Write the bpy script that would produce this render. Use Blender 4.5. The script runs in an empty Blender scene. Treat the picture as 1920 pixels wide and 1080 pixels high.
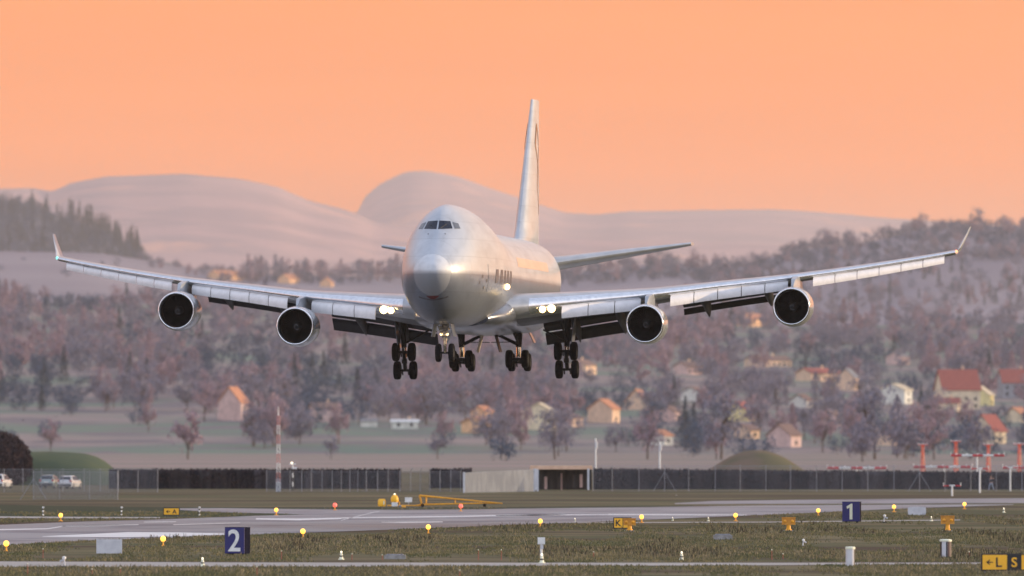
import bpy, bmesh, math, random
import numpy as np
from mathutils import Vector, Matrix
R = math.radians
random.seed(7); rng = np.random.default_rng(7)
sc = bpy.context.scene
COL = sc.collection

# ---------------------------------------------------------------- camera
F, HV, CH = 17000.0, 816.0, 6.1          # focal length in photo pixels, horizon row, camera height (m)
cd = bpy.data.cameras.new('camera'); cam = bpy.data.objects.new('camera', cd); COL.objects.link(cam)
cam.location = (0, 0, CH)
cam.rotation_euler = (R(90) + math.atan((HV - 540) / F), 0, 0)
cd.sensor_width = 36; cd.lens = 36 * F / 1920
cd.clip_start = 1; cd.clip_end = 80000
cd.dof.use_dof = True; cd.dof.focus_distance = 540; cd.dof.aperture_fstop = 1.15
sc.camera = cam
sc.render.resolution_x, sc.render.resolution_y = 1024, 576
sc.view_settings.view_transform = 'Standard'; sc.view_settings.look = 'None'
sc.view_settings.exposure = 0.15; sc.view_settings.gamma = 1
sc.render.engine = 'CYCLES'
sc.cycles.use_denoising = True
sc.cycles.max_bounces = 6; sc.cycles.volume_bounces = 1
sc.cycles.sample_clamp_indirect = 4

# ---------------------------------------------------------------- world and sun
SUN_AZ, SUN_EL = 75.0, 9.5               # degrees from +Y towards +X, elevation
w = bpy.data.worlds.new("World"); sc.world = w; w.use_nodes = True
nt = w.node_tree; nt.nodes.clear(); N = nt.nodes.new; L = nt.links.new
out = N('ShaderNodeOutputWorld'); bg = N('ShaderNodeBackground'); L(bg.outputs[0], out.inputs[0])
sky = N('ShaderNodeTexSky'); sky.sky_type = 'NISHITA'; sky.sun_disc = False
sky.sun_elevation = R(SUN_EL); sky.sun_rotation = R(SUN_AZ)
tc = N('ShaderNodeTexCoord'); sep = N('ShaderNodeSeparateXYZ'); L(tc.outputs['Generated'], sep.inputs[0])
def ramp(stops):
    r = N('ShaderNodeValToRGB'); e = r.color_ramp.elements
    while len(e) > 1: e.remove(e[0])
    e[0].position = stops[0][0]; e[0].color = (*stops[0][1], 1)
    for p, c in stops[1:]:
        k = e.new(p); k.color = (*c, 1)
    return r
mr = N('ShaderNodeMapRange'); mr.inputs['From Min'].default_value = -0.2; mr.inputs['From Max'].default_value = 1.0
L(sep.outputs['Z'], mr.inputs['Value'])
def zp(z): return (z + 0.2) / 1.2
SK = 0.4                                   # ramps store radiance * SK so that colours above 1 fit
front = ramp([(0, (.03,.028,.026)), (zp(-.004), (.035,.03,.028)), (zp(.0), (.48,.195,.12)), (zp(.016), (.54,.17,.05)),
              (zp(.028), (.60,.145,.0)), (zp(.10), (.50,.19,.075)), (zp(.22), (.40,.27,.23)), (zp(.45), (.34,.36,.44)), (1, (.24,.29,.40))])
back = ramp([(0, (.03,.028,.026)), (zp(-.004), (.04,.035,.033)), (zp(.0), (.46,.40,.46)), (zp(.08), (.58,.54,.60)),
             (zp(.25), (.58,.61,.70)), (zp(.5), (.42,.47,.58)), (1, (.24,.29,.40))])
L(mr.outputs[0], front.inputs[0]); L(mr.outputs[0], back.inputs[0])
azr = N('ShaderNodeMapRange'); azr.interpolation_type = 'SMOOTHSTEP'
azr.inputs['From Min'].default_value = -0.35; azr.inputs['From Max'].default_value = 0.45
L(sep.outputs['Y'], azr.inputs['Value'])
mx = N('ShaderNodeMix'); mx.data_type = 'RGBA'; L(azr.outputs[0], mx.inputs[0]); L(back.outputs[0], mx.inputs[6]); L(front.outputs[0], mx.inputs[7])
sc1 = N('ShaderNodeVectorMath'); sc1.operation = 'SCALE'; sc1.inputs['Scale'].default_value = 0.88 / SK / 0.06
L(mx.outputs[2], sc1.inputs[0])
# faint uneven streaks of thin cloud in the glow
mp = N('ShaderNodeMapping'); mp.inputs['Scale'].default_value = (3, 3, 60); L(tc.outputs['Generated'], mp.inputs[0])
nz = N('ShaderNodeTexNoise'); nz.inputs['Scale'].default_value = 3.0; nz.inputs['Detail'].default_value = 3; L(mp.outputs[0], nz.inputs[0])
nr = N('ShaderNodeMapRange'); nr.inputs['To Min'].default_value = .90; nr.inputs['To Max'].default_value = 1.10; L(nz.outputs[0], nr.inputs[0])
sc2 = N('ShaderNodeVectorMath'); sc2.operation = 'SCALE'; L(sc1.outputs[0], sc2.inputs[0]); L(nr.outputs[0], sc2.inputs['Scale'])
ad = N('ShaderNodeMix'); ad.data_type = 'RGBA'; ad.inputs[0].default_value = 0.94     # 6 % clear Nishita sky, the rest the dusk glow
L(sky.outputs[0], ad.inputs[6]); L(sc2.outputs[0], ad.inputs[7])
L(ad.outputs[2], bg.inputs[0]); bg.inputs[1].default_value = 0.06
sl = bpy.data.lights.new('sun', 'SUN'); so = bpy.data.objects.new('sun', sl); COL.objects.link(so)
sl.energy = 5.0; sl.angle = R(0.6); sl.color = (1.0, .75, .47)
sd = Vector((math.sin(R(SUN_AZ)) * math.cos(R(SUN_EL)), math.cos(R(SUN_AZ)) * math.cos(R(SUN_EL)), math.sin(R(SUN_EL))))
so.rotation_euler = sd.to_track_quat('Z', 'Y').to_euler()

# ---------------------------------------------------------------- helpers
def G(u, v, z=0.0):
    """point on the flat airfield that the photograph shows at pixel (u, v)"""
    Y = (CH - z) * F / (v - HV)
    return Vector(((u - 960) / F * Y, Y, z))
def P(u, v, Y): return Vector(((u - 960) / F * Y, Y, CH + (HV - v) / F * Y))
def pxm(v): return (v - HV) / CH                      # photo pixels per metre on the ground at row v

def tag(o, label=None, cat=None, group=None, kind=None):
    if label: o['label'] = label
    if cat: o['category'] = cat
    if group: o['group'] = group
    if kind: o['kind'] = kind
    return o
def empty(name, loc, rz=0):
    o = bpy.data.objects.new(name, None); COL.objects.link(o); o.location = loc; o.rotation_euler = (0, 0, rz); o.empty_display_size = .3
    return o
def copy_tree(o, parent=None):
    c = o.copy(); COL.objects.link(c)
    if parent: c.parent = parent
    for ch in list(o.children): copy_tree(ch, c)
    return c

class MB:
    def __init__(s): s.v = []; s.f = []
    def add(s, vs, fs):
        n = len(s.v); s.v += [tuple(a) for a in vs]; s.f += [tuple(i + n for i in q) for q in fs]; return s
    def box(s, c, d, rz=0, M=None, taper=1.0):
        c = Vector(c); h = Vector(d) / 2; vs = []
        for z in (-1, 1):
            k = taper if z > 0 else 1
            for x, y in ((-1,-1),(1,-1),(1,1),(-1,1)): vs.append(Vector((x*h.x*k, y*h.y*k, z*h.z)))
        rot = M if M else Matrix.Rotation(rz, 3, 'Z')
        vs = [rot @ a + c for a in vs]
        return s.add(vs, [(3,2,1,0),(4,5,6,7),(0,1,5,4),(1,2,6,5),(2,3,7,6),(3,0,4,7)])
    def tube(s, p0, p1, r0, r1=None, n=8, caps=True):
        p0, p1 = Vector(p0), Vector(p1); r1 = r0 if r1 is None else r1
        q = (p1 - p0).to_track_quat('Z', 'Y').to_matrix(); vs = []
        for p, r in ((p0, r0), (p1, r1)):
            for i in range(n):
                a = 2*math.pi*i/n; vs.append(p + q @ Vector((r*math.cos(a), r*math.sin(a), 0)))
        fs = [(i, (i+1) % n, n+(i+1) % n, n+i) for i in range(n)]
        if caps: fs += [tuple(range(n-1, -1, -1)), tuple(range(n, 2*n))]
        return s.add(vs, fs)
    def lathe(s, prof, c=(0,0,0), axis='Z', n=24, close=False):
        """prof: list of (radius, height along the axis)"""
        c = Vector(c); vs = []
        for r, h in prof:
            for i in range(n):
                a = 2*math.pi*i/n; x, y = r*math.cos(a), r*math.sin(a)
                p = {'Z': (x, y, h), 'Y': (x, h, -y), 'X': (h, x, y)}[axis]
                vs.append(c + Vector(p))
        m = len(prof); fs = []
        for j in range(m if close else m-1):
            k = (j+1) % m
            for i in range(n): fs.append((j*n+i, j*n+(i+1) % n, k*n+(i+1) % n, k*n+i))
        return s.add(vs, fs)
    def grid(s, rows):
        n = len(rows[0]); vs = [p for r in rows for p in r]
        return s.add(vs, [(j*n+i, j*n+i+1, (j+1)*n+i+1, (j+1)*n+i) for j in range(len(rows)-1) for i in range(n-1)])
    def loft(s, rings, caps=True):
        n = len(rings[0]); vs = [p for r in rings for p in r]; m = len(rings)
        fs = [(j*n+i, j*n+(i+1) % n, (j+1)*n+(i+1) % n, (j+1)*n+i) for j in range(m-1) for i in range(n)]
        if caps: fs += [tuple(range(n-1, -1, -1)), tuple(range((m-1)*n, m*n))]
        return s.add(vs, fs)
    def ball(s, c, r, sq=1.0, n=12, m=8):
        return s.lathe([(max(1e-4, r*math.sin(math.pi*j/m)), -r*sq*math.cos(math.pi*j/m)) for j in range(m+1)], c, 'Z', n)
    def build(s, name, mt, parent=None, smooth=False, loc=None, ang=None, fix=True):
        me = bpy.data.meshes.new(name); me.from_pydata(s.v, [], s.f); me.validate()
        if fix and len(s.f) < 60000:
            b = bmesh.new(); b.from_mesh(me); bmesh.ops.recalc_face_normals(b, faces=b.faces); b.to_mesh(me); b.free()
        if isinstance(mt, (list, tuple)):
            for q in mt: me.materials.append(q)
        else: me.materials.append(mt)
        if smooth:
            me.polygons.foreach_set('use_smooth', [True]*len(me.polygons))
            if ang: me.set_sharp_from_angle(angle=R(ang))
        o = bpy.data.objects.new(name, me); COL.objects.link(o)
        if parent: o.parent = parent
        if loc is not None: o.location = loc
        return o

def mat(name, col, rough=.6, metal=0, col2=None, scale=4, detail=4, stretch=(1,1,1), lo=.35, hi=.65, bump=0, bscale=None, coat=0, spec=.5, emit=None, es=0, extra=None, rj=0):
    m = bpy.data.materials.new(name); m.use_nodes = True; t = m.node_tree; b = t.nodes['Principled BSDF']
    b.inputs['Base Color'].default_value = (*col, 1); b.inputs['Roughness'].default_value = rough
    b.inputs['Metallic'].default_value = metal; b.inputs['Specular IOR Level'].default_value = spec
    b.inputs['Coat Weight'].default_value = coat; b.inputs['Coat Roughness'].default_value = .16
    n, l = t.nodes.new, t.links.new
    if emit:
        b.inputs['Emission Color'].default_value = (*emit, 1); b.inputs['Emission Strength'].default_value = es
    co = n('ShaderNodeTexCoord'); mpn = n('ShaderNodeMapping'); mpn.inputs['Scale'].default_value = stretch; l(co.outputs['Object'], mpn.inputs[0])
    if col2:
        tx = n('ShaderNodeTexNoise'); tx.inputs['Scale'].default_value = scale; tx.inputs['Detail'].default_value = detail; l(mpn.outputs[0], tx.inputs[0])
        r = n('ShaderNodeMapRange'); r.interpolation_type = 'SMOOTHSTEP'; r.inputs['From Min'].default_value = lo; r.inputs['From Max'].default_value = hi; l(tx.outputs[0], r.inputs[0])
        x = n('ShaderNodeMix'); x.data_type = 'RGBA'; x.inputs[6].default_value = (*col, 1); x.inputs[7].default_value = (*col2, 1)
        l(r.outputs[0], x.inputs[0]); l(x.outputs[2], b.inputs['Base Color'])
        last = x
        if extra:                                  # a second, coarser layer: (colour, scale, stretch, lo, hi)
            m2 = n('ShaderNodeMapping'); m2.inputs['Scale'].default_value = extra[2]; l(co.outputs['Object'], m2.inputs[0])
            t2 = n('ShaderNodeTexNoise'); t2.inputs['Scale'].default_value = extra[1]; t2.inputs['Detail'].default_value = 5; l(m2.outputs[0], t2.inputs[0])
            r2 = n('ShaderNodeMapRange'); r2.interpolation_type = 'SMOOTHSTEP'; r2.inputs['From Min'].default_value = extra[3]; r2.inputs['From Max'].default_value = extra[4]; l(t2.outputs[0], r2.inputs[0])
            x2 = n('ShaderNodeMix'); x2.data_type = 'RGBA'; x2.inputs[7].default_value = (*extra[0], 1); l(x.outputs[2], x2.inputs[6]); l(r2.outputs[0], x2.inputs[0])
            l(x2.outputs[2], b.inputs['Base Color'])
        if rj:
            r3 = n('ShaderNodeMapRange'); r3.inputs['To Min'].default_value = max(0, rough-rj); r3.inputs['To Max'].default_value = rough+rj; l(tx.outputs[0], r3.inputs[0]); l(r3.outputs[0], b.inputs['Roughness'])
    if bump:
        tb = n('ShaderNodeTexNoise'); tb.inputs['Scale'].default_value = bscale or scale; tb.inputs['Detail'].default_value = 4; l(mpn.outputs[0], tb.inputs[0])
        bp = n('ShaderNodeBump'); bp.inputs['Strength'].default_value = 1; bp.inputs['Distance'].default_value = bump; l(tb.outputs[0], bp.inputs['Height']); l(bp.outputs[0], b.inputs['Normal'])
    return m
# ================================================================ GROUND, RUNWAY, TERRAIN
def struct(o): o['kind'] = 'structure'; return o
M_GRASS = mat('airfield_grass', (.068,.072,.036), .95, 0, (.140,.120,.068), .12, 6, (.35,.5,1), .38, .62, spec=.1, extra=((.060,.045,.030), .05, (.3,1,1), .46, .60))
M_GDARK = mat('dark_green_grass', (.026,.040,.024), .95, 0, (.035,.045,.022), .3, 5, (.2,1,1), spec=.1)
M_ASPH = mat('damp_asphalt', (.155,.166,.185), .5, 0, (.215,.225,.24), .08, 6, (1,.4,1), .3, .7, spec=.28, rj=.1, extra=((.095,.105,.13), .22, (.5,.3,1), .47, .62))
M_CONC = mat('pale_concrete', (.26,.25,.24), .8, 0, (.33,.31,.29), .4, 5, (.2,1,1))
M_WPAINT = mat('white_marking', (.62,.62,.62), .6, 0, (.45,.45,.45), .5, 5, (.3,1,1), .45, .75)
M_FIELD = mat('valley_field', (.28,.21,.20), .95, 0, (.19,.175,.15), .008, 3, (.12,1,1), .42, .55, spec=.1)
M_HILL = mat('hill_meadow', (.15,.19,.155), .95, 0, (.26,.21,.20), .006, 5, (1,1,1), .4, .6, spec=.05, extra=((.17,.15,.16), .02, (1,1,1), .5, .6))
M_MIST = mat('mist_toned_meadow', (.28,.24,.265), .95, 0, (.22,.19,.22), .003, 5, spec=.05)  # pale valley mist put into the meadow colour
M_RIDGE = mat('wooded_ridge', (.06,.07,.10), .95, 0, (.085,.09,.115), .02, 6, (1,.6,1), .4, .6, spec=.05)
M_MTN = mat('distant_mountain', (.47,.31,.30), .95, 0, (.37,.26,.265), .003, 9, (1,1,1), .42, .58, spec=.05, extra=((.66,.38,.30), .0045, (1,.5,1.6), .58, .72))  # pale haze and pink sunlit rock patches put into the colour

b = MB(); xs = [-6400,-1200,-400,-150,0,150,400,1200,6400]; ysg = [-250,0,200,400,600,800,1000,1300,1700,2300,3100,4500,9000,33000]
b.grid([[Vector((x, y, 0)) for x in xs] for y in ysg]); struct(b.build('ground', M_GRASS, fix=False))

def ribbon(name, pts, mt, layer, sub=6):
    """strip of pavement or paint given by its far and near edges as seen in the photograph"""
    z = .004*layer; far, near = [], []
    for (u, a, c) in pts: far.append((u, a)); near.append((u, c))
    def sd_(l):
        o = []
        for p, q in zip(l, l[1:]): o += [(lerp0(p[0],q[0],i/sub), lerp0(p[1],q[1],i/sub)) for i in range(sub)]
        return o+[l[-1]]
    f, n = sd_(far), sd_(near); b = MB()
    b.grid([[G(u, v, z) for u, v in n], [G(u, v, z) for u, v in f]])
    return b.build(name, mt, fix=False)
def lerp0(a, b_, t): return a+(b_-a)*t
# valley fields seen between the airfield hedge and the foot of the hill
b = MB(); b.grid([[Vector((x, y, .004)) for x in (-1500,-500,0,500,1500)] for y in (1500,2000,2600,3300)]); struct(b.build('field', M_FIELD, fix=False))
struct(ribbon('dark_verge', [(-900,944,970),(0,946,970),(200,950,970),(480,951,969),(640,951,966),(900,951,960),(1300,948,952)], M_GDARK, 1))
struct(ribbon('service_track', [(-900,968,971),(0,968,971),(150,969,972),(300,969.5,971.5)], M_CONC, 2))
struct(ribbon('taxiway', [(330,953,955.5),(420,952.5,961),(520,954,962.5),(640,955,967),(760,956,976),(900,955,978),(1020,953,960)], M_ASPH, 3))
struct(ribbon('runway', [(-900,1010,1072),(0,984,1023),(150,978,1014),(300,974,1009),(480,967,1002),(700,961,994),(960,953.5,984.5),(1150,951.5,977),(1440,947.5,965),(1700,946,953),(1900,945.2,946.5)], M_ASPH, 4))
struct(ribbon('far_taxiway', [(1265,943.2,945),(1330,939.5,945),(1500,937,944.5),(1700,935.2,944),(1920,934,943),(2500,931,940)], M_ASPH, 3))
struct(ribbon('access_road', [(-900,1052,1065),(0,1052.5,1063),(480,1054.5,1062.5),(960,1055,1061),(1440,1055,1059.5),(1920,1054.5,1057.5),(2600,1054,1057)], M_CONC, 2))
struct(ribbon('edge_road', [(700,980,981.6),(960,979.3,981),(1140,979,980.6),(1440,978,979.6),(1800,974,975.5)], M_CONC, 2))
for nm, pts in (('wide_marking', [(80,1005.4,1006.2),(180,1000.5,1006.8),(240,997.6,1007),(330,998,1005.5),(420,1000,1002.5)]),
                ('edge_line', [(-200,994.6,997),(0,992,994),(90,990.5,992),(125,985,986.2),(240,982.7,984)]),
                ('edge_line', [(115,985.8,987),(180,984.2,986),(260,983,984.2)]), ('edge_line', [(270,978.2,979.4),(330,977.6,978.6)]),
                ('edge_line', [(325,983,984.4),(450,979.6,980.6)]), ('edge_line', [(480,971.5,973.8),(560,972.2,975.6),(640,970.6,973)]),
                ('edge_line', [(640,970.4,972),(700,969.2,971),(860,967.2,969),(960,965,966.8),(1140,964,965.2)]),
                ('edge_line', [(1140,963.6,965.4),(1340,964.6,966),(1400,965,965.8)]), ('centre_line', [(715,978.4,979.3),(760,978,980.3),(830,977.6,979.2)]),
                ('edge_line', [(930,966.2,968),(1060,963.6,965.2)]), ('joint_line', [(640,975,975.8),(700,960,960.8),(712,958.2,958.8)])):
    struct(ribbon('runway_'+nm, pts, M_WPAINT, 5, 3))

# ---- terrain rows behind the valley: crest given as photo points at a true distance
def crest_fn(pts, Yc):
    us = [p[0] for p in pts]; vs = [p[1] for p in pts]
    def f(x):
        u = 960+x/Yc*F; return CH+(HV-float(np.interp(u, us, vs)))*Yc/F
    return f
def fbm(x, y, s, seed=0, oct_=4):
    v = 0; a = 1
    for o in range(oct_):
        v += a*math.sin(x*s+1.7*seed+math.sin(y*s*.9+seed+o)*1.3+o*2.1)*math.cos(y*s*1.13+seed*.7+math.sin(x*s*.77+o)*1.1); s *= 2.07; a *= .5
    return v
class Slope:
    def __init__(s, Yf, Yc, zf, crest, power, rough, scale, seed): s.Yf, s.Yc, s.zf, s.c, s.p, s.r, s.s, s.seed = Yf, Yc, zf, crest, power, rough, scale, seed
    def z(s, x, Y):
        t = (Y-s.Yf)/(s.Yc-s.Yf)
        if t <= 0: return s.zf
        zc = s.c(x*s.Yc/max(Y,1))                    # crest height along this line of land
        zz = zc*min(t,1)**s.p if t <= 1 else zc*(1-.6*min(1,(t-1)*2))
        return s.zf*(1-min(t,1))+zz+s.r*fbm(x, Y, s.s, s.seed, 6)*min(1,t*3)*(1 if t < .92 else max(0.10,(1-t)/.08))
    def find(s, u, v):                                # the point of the slope seen at pixel (u, v)
        best = None
        for i in range(400):
            Y = lerp0(s.Yf, s.Yc, i/399); x = (u-960)/F*Y; vv = HV-(s.z(x, Y)-CH)*F/Y
            if best is None or abs(vv-v) < best[0]: best = (abs(vv-v), Vector((x, Y, s.z(x, Y))))
        return best[1]
    def mesh(s, name, mt, half, nx=150, ny=40, back=1.5):
        b = MB(); rows = []
        for j in range(ny+7):
            t = j/ny; Y = s.Yf+(s.Yc-s.Yf)*t if j <= ny else s.Yc+(s.Yc-s.Yf)*(t-1)*2.2
            rows.append([Vector((x, Y, s.z(x, Y)-(.6 if j == 0 else 0))) for x in np.linspace(-half, half, nx)])
        b.grid(rows); return struct(b.build(name, mt, smooth=True, fix=False))
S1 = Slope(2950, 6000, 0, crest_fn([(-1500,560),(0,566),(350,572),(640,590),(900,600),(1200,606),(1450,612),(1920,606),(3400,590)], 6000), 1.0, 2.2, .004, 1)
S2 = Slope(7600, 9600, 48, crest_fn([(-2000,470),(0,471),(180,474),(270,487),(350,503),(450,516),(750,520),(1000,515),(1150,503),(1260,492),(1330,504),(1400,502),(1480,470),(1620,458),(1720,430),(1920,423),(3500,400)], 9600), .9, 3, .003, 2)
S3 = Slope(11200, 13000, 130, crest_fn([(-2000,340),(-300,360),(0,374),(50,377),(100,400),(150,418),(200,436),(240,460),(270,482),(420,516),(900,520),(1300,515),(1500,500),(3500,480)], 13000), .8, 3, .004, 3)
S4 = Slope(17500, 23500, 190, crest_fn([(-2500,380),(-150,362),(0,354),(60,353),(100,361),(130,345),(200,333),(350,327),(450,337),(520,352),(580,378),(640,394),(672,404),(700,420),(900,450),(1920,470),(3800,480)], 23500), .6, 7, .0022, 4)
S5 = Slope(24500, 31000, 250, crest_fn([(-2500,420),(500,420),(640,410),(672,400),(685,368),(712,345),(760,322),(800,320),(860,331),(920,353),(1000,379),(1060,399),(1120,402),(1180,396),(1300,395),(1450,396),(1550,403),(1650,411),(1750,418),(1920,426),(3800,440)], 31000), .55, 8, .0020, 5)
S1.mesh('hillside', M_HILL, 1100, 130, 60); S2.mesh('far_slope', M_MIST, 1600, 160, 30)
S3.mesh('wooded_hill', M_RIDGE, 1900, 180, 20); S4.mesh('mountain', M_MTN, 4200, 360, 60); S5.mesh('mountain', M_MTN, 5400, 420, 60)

# the grassy mounds on the airfield
M_MOUND = mat('mound_grass', (.085,.100,.055), .95, 0, (.065,.085,.055), .2, 5, spec=.1)
M_MOUND2 = mat('dry_mound_grass', (.17,.12,.085), .95, 0, (.11,.10,.06), .12, 5, spec=.1, lo=.4, hi=.6)
def mound(name, u0, u1, uc, vtop, Y, mt, label):
    x0, x1, xc = [(u-960)/F*Y for u in (u0, u1, uc)]; h = CH+(HV-vtop)/F*Y; rows = []
    for j in range(15):
        q = -1+2*j/14; row = []
        for i in range(41):
            x = lerp0(x0, x1, i/40); t = (x-xc)/((x1-xc) if x > xc else (xc-x0)); k = max(0, 1-t*t)*max(0, 1-q*q)
            row.append(Vector((x-xc, q*16, h*(k**1.6 if vtop < 845 else math.sin(k*math.pi/2)**.9)-.02+.06*fbm(x, q*16, .5))))
        rows.append(row)
    return struct(MB().grid(rows).build(name, mt, smooth=True, fix=False, loc=(xc, Y, 0)))
mound('grass_mound', -80, 236, 92, 847, 1120, M_MOUND, '')
mound('grass_mound', 1285, 1550, 1420, 843, 1180, M_MOUND2, '')

# ================================================================ PLANT PROTOTYPES
M_TWIG = mat('bare_twigs', (.165,.165,.215), .95, 0, (.25,.22,.26), 1.2, 3, spec=.05)  # bluish distance haze put into the twig and evergreen colours
M_TWIGR = mat('reddish_twigs', (.35,.235,.255), .95, 0, (.25,.195,.235), 1.2, 3, spec=.05)
M_BARK = mat('tree_bark', (.12,.085,.065), .9, 0, (.07,.055,.05), 2, 4, spec=.1)
M_NEEDLE = mat('conifer_needles', (.055,.075,.10), .9, 0, (.07,.09,.11), 1.5, 3, spec=.05)
M_LEAFD = mat('evergreen_leaves', (.050,.080,.130), .9, 0, (.09,.11,.155), 1.0, 3, spec=.05)
M_BUSH = mat('dark_shrub_twigs', (.055,.036,.038), .9, 0, (.030,.025,.034), 1.0, 4, spec=.05)
def leafcloud(pts, size, rr, elong=1.6, up=.5):
    """one small irregular quad per point; vertical bias 'up' makes them stand like twigs"""
    n = len(pts); d = rr.normal(size=(n,3)); d[:,2] = np.abs(d[:,2])*(1+up*2); d /= np.linalg.norm(d, axis=1)[:,None]
    e = rr.normal(size=(n,3)); e -= (e*d).sum(1)[:,None]*d; e /= np.linalg.norm(e, axis=1)[:,None]
    sz = size*rr.uniform(.6,1.5,(n,1)); a = d*sz*elong/2; c = e*sz/2
    v = np.stack([pts-a, pts+c*.9, pts+a, pts-c], 1).reshape(-1,3)
    f = np.arange(n*4).reshape(-1,4); return v, f
def np_mesh(name, v, f, mt):
    me = bpy.data.meshes.new(name); me.vertices.add(len(v)); me.vertices.foreach_set('co', v.astype(np.float32).ravel())
    me.loops.add(f.size); me.loops.foreach_set('vertex_index', f.astype(np.int32).ravel())
    me.polygons.add(len(f)); me.polygons.foreach_set('loop_start', np.arange(0, f.size, 4, dtype=np.int32)); me.polygons.foreach_set('loop_total', np.full(len(f), 4, np.int32))
    me.update(); me.materials.append(mt); return me
def limb_tree(h, rr, spread=.32, lvl=3):
    """trunk with limbs; returns the wood and the twig ends"""
    b = MB(); tips = []
    def grow(p, d, ln, r, k):
        q = p+d*ln; b.tube(p, q, r, r*.62, 5 if k < 2 else 4, False)
        if k >= lvl: tips.append(q); tips.append((p+q)/2); return
        for i in range(3 if k == 0 else 3):
            a = rr.uniform(0, 2*math.pi); o = Vector((math.cos(a), math.sin(a), 0)); nd = (d+o*spread*rr.uniform(1,2.2)+Vector((0,0,.25))).normalized()
            grow(p+d*ln*rr.uniform(.55,1), nd, ln*rr.uniform(.55,.8), r*.55, k+1)
    grow(Vector((0,0,-.3)), Vector((rr.uniform(-.05,.05), rr.uniform(-.05,.05), 1)).normalized(), h*.36, h*.022, 0)
    return b, tips
def bare_cloud(h, w_, n, rr, base=.2):
    th = rr.uniform(0, 2*math.pi, n); ph = np.arccos(rr.uniform(-1,1,n)); r = rr.uniform(.25,1,n)**.5
    lob = 1+.22*np.sin(3*th+rr.uniform(0,6))+.16*np.sin(5*ph+2*th+rr.uniform(0,6))
    x = r*lob*np.sin(ph)*np.cos(th)*w_/2; y = r*lob*np.sin(ph)*np.sin(th)*w_/2; z = h*(base+(1-base)/2)+r*lob*np.cos(ph)*h*(1-base)/2
    k = fb(x/w_*7, y/w_*7, z/w_*7, rr.uniform(0,9)) > -.25
    return np.stack([x, y, np.maximum(z, h*.08)], 1)[k]
def fb(x, y, z, s): return np.sin(x+s)*np.cos(y*1.1-s)+np.sin(z*1.3+x*.7+s*2)*.8
def make_tree(name, kind, h, w_, seed, mt, n=1500, size=.40):
    rr = np.random.default_rng(seed); t = empty(name, (0,0,0))
    if kind == 'bare':
        b, tips = limb_tree(h, rr); b.build('trunk', M_BARK, t, fix=False)
        v, f = leafcloud(bare_cloud(h, w_, n, rr), size, rr, 2.2, .7)
    elif kind == 'conifer':
        MB().tube((0,0,-.3),(0,0,h*.95), h*.02, .03, 6).build('trunk', M_BARK, t)
        u = rr.uniform(0,1,n)**.75; z = h*(1-u*.93); tier = .75+.35*np.abs(np.sin(z*math.pi/(h*.085)))
        r = w_/2*u*tier*rr.uniform(.3,1.08,n); th = rr.uniform(0,2*math.pi,n)
        v, f = leafcloud(np.stack([r*np.cos(th), r*np.sin(th), z-r*.18], 1), size, rr, 1.7, -.4)
    elif kind == 'poplar':
        MB().tube((0,0,-.3),(0,0,h*.9), h*.016, .04, 6).build('trunk', M_BARK, t)
        u = rr.uniform(0.06,1,n); z = h*u; r = w_/2*np.sin(np.pi*u**.8)**.6*rr.uniform(.1,1,n)**.5*(1+.2*np.sin(z*1.3)); th = rr.uniform(0,2*math.pi,n)
        v, f = leafcloud(np.stack([r*np.cos(th), r*np.sin(th), z], 1), size, rr, 2.6, 1.2)
    else:
        b, tips = limb_tree(h*.8, rr, .5, 2); b.build('trunk', M_BARK, t, fix=False)
        v, f = leafcloud(bare_cloud(h, w_, n, rr, .02), size, rr, 1.4, .1)
    o = bpy.data.objects.new('crown', np_mesh('crown', v, f, mt)); COL.objects.link(o); o.parent = t
    t['_v'] = 0; del t['_v']
    return t, (v, f)
PROTO = []
def proto(*a, **k):
    t, vf = make_tree(*a, **k); PROTO.append((t, vf)); return t, vf
BARE = [proto('bare_tree','bare',13,10,11,M_TWIG), proto('bare_tree','bare',15,11,12,M_TWIG), proto('bare_tree','bare',12,8,13,M_TWIGR), proto('bare_tree','bare',14,9,14,M_TWIGR), proto('bare_tree','bare',11,10,15,M_TWIG)]
POP = [proto('bare_poplar','poplar',19,5,16,M_TWIG,700), proto('bare_poplar','poplar',17,4.2,17,M_TWIGR,700)]
CON = [proto('conifer_tree','conifer',17,7,21,M_NEEDLE,1000), proto('conifer_tree','conifer',14,5.2,22,M_NEEDLE,800)]
EVR = [proto('evergreen_tree','bush',10,9,31,M_LEAFD,900), proto('evergreen_tree','bush',8,9,32,M_LEAFD,800)]
used = set()
def crown_of(t): return [c for c in t.children if c.name.startswith('crown')][0]
def plant(pr, loc, sc_, rz, label, cat, group):
    t = pr[0]
    if id(pr[0]) in used: t = copy_tree(t)
    else: used.add(id(pr[0]))
    t.location = loc; t.scale = (sc_, sc_, sc_); t.rotation_euler = (0,0,rz)
    tag(t, label, cat, group); return t
rt = np.random.default_rng(5)
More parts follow.
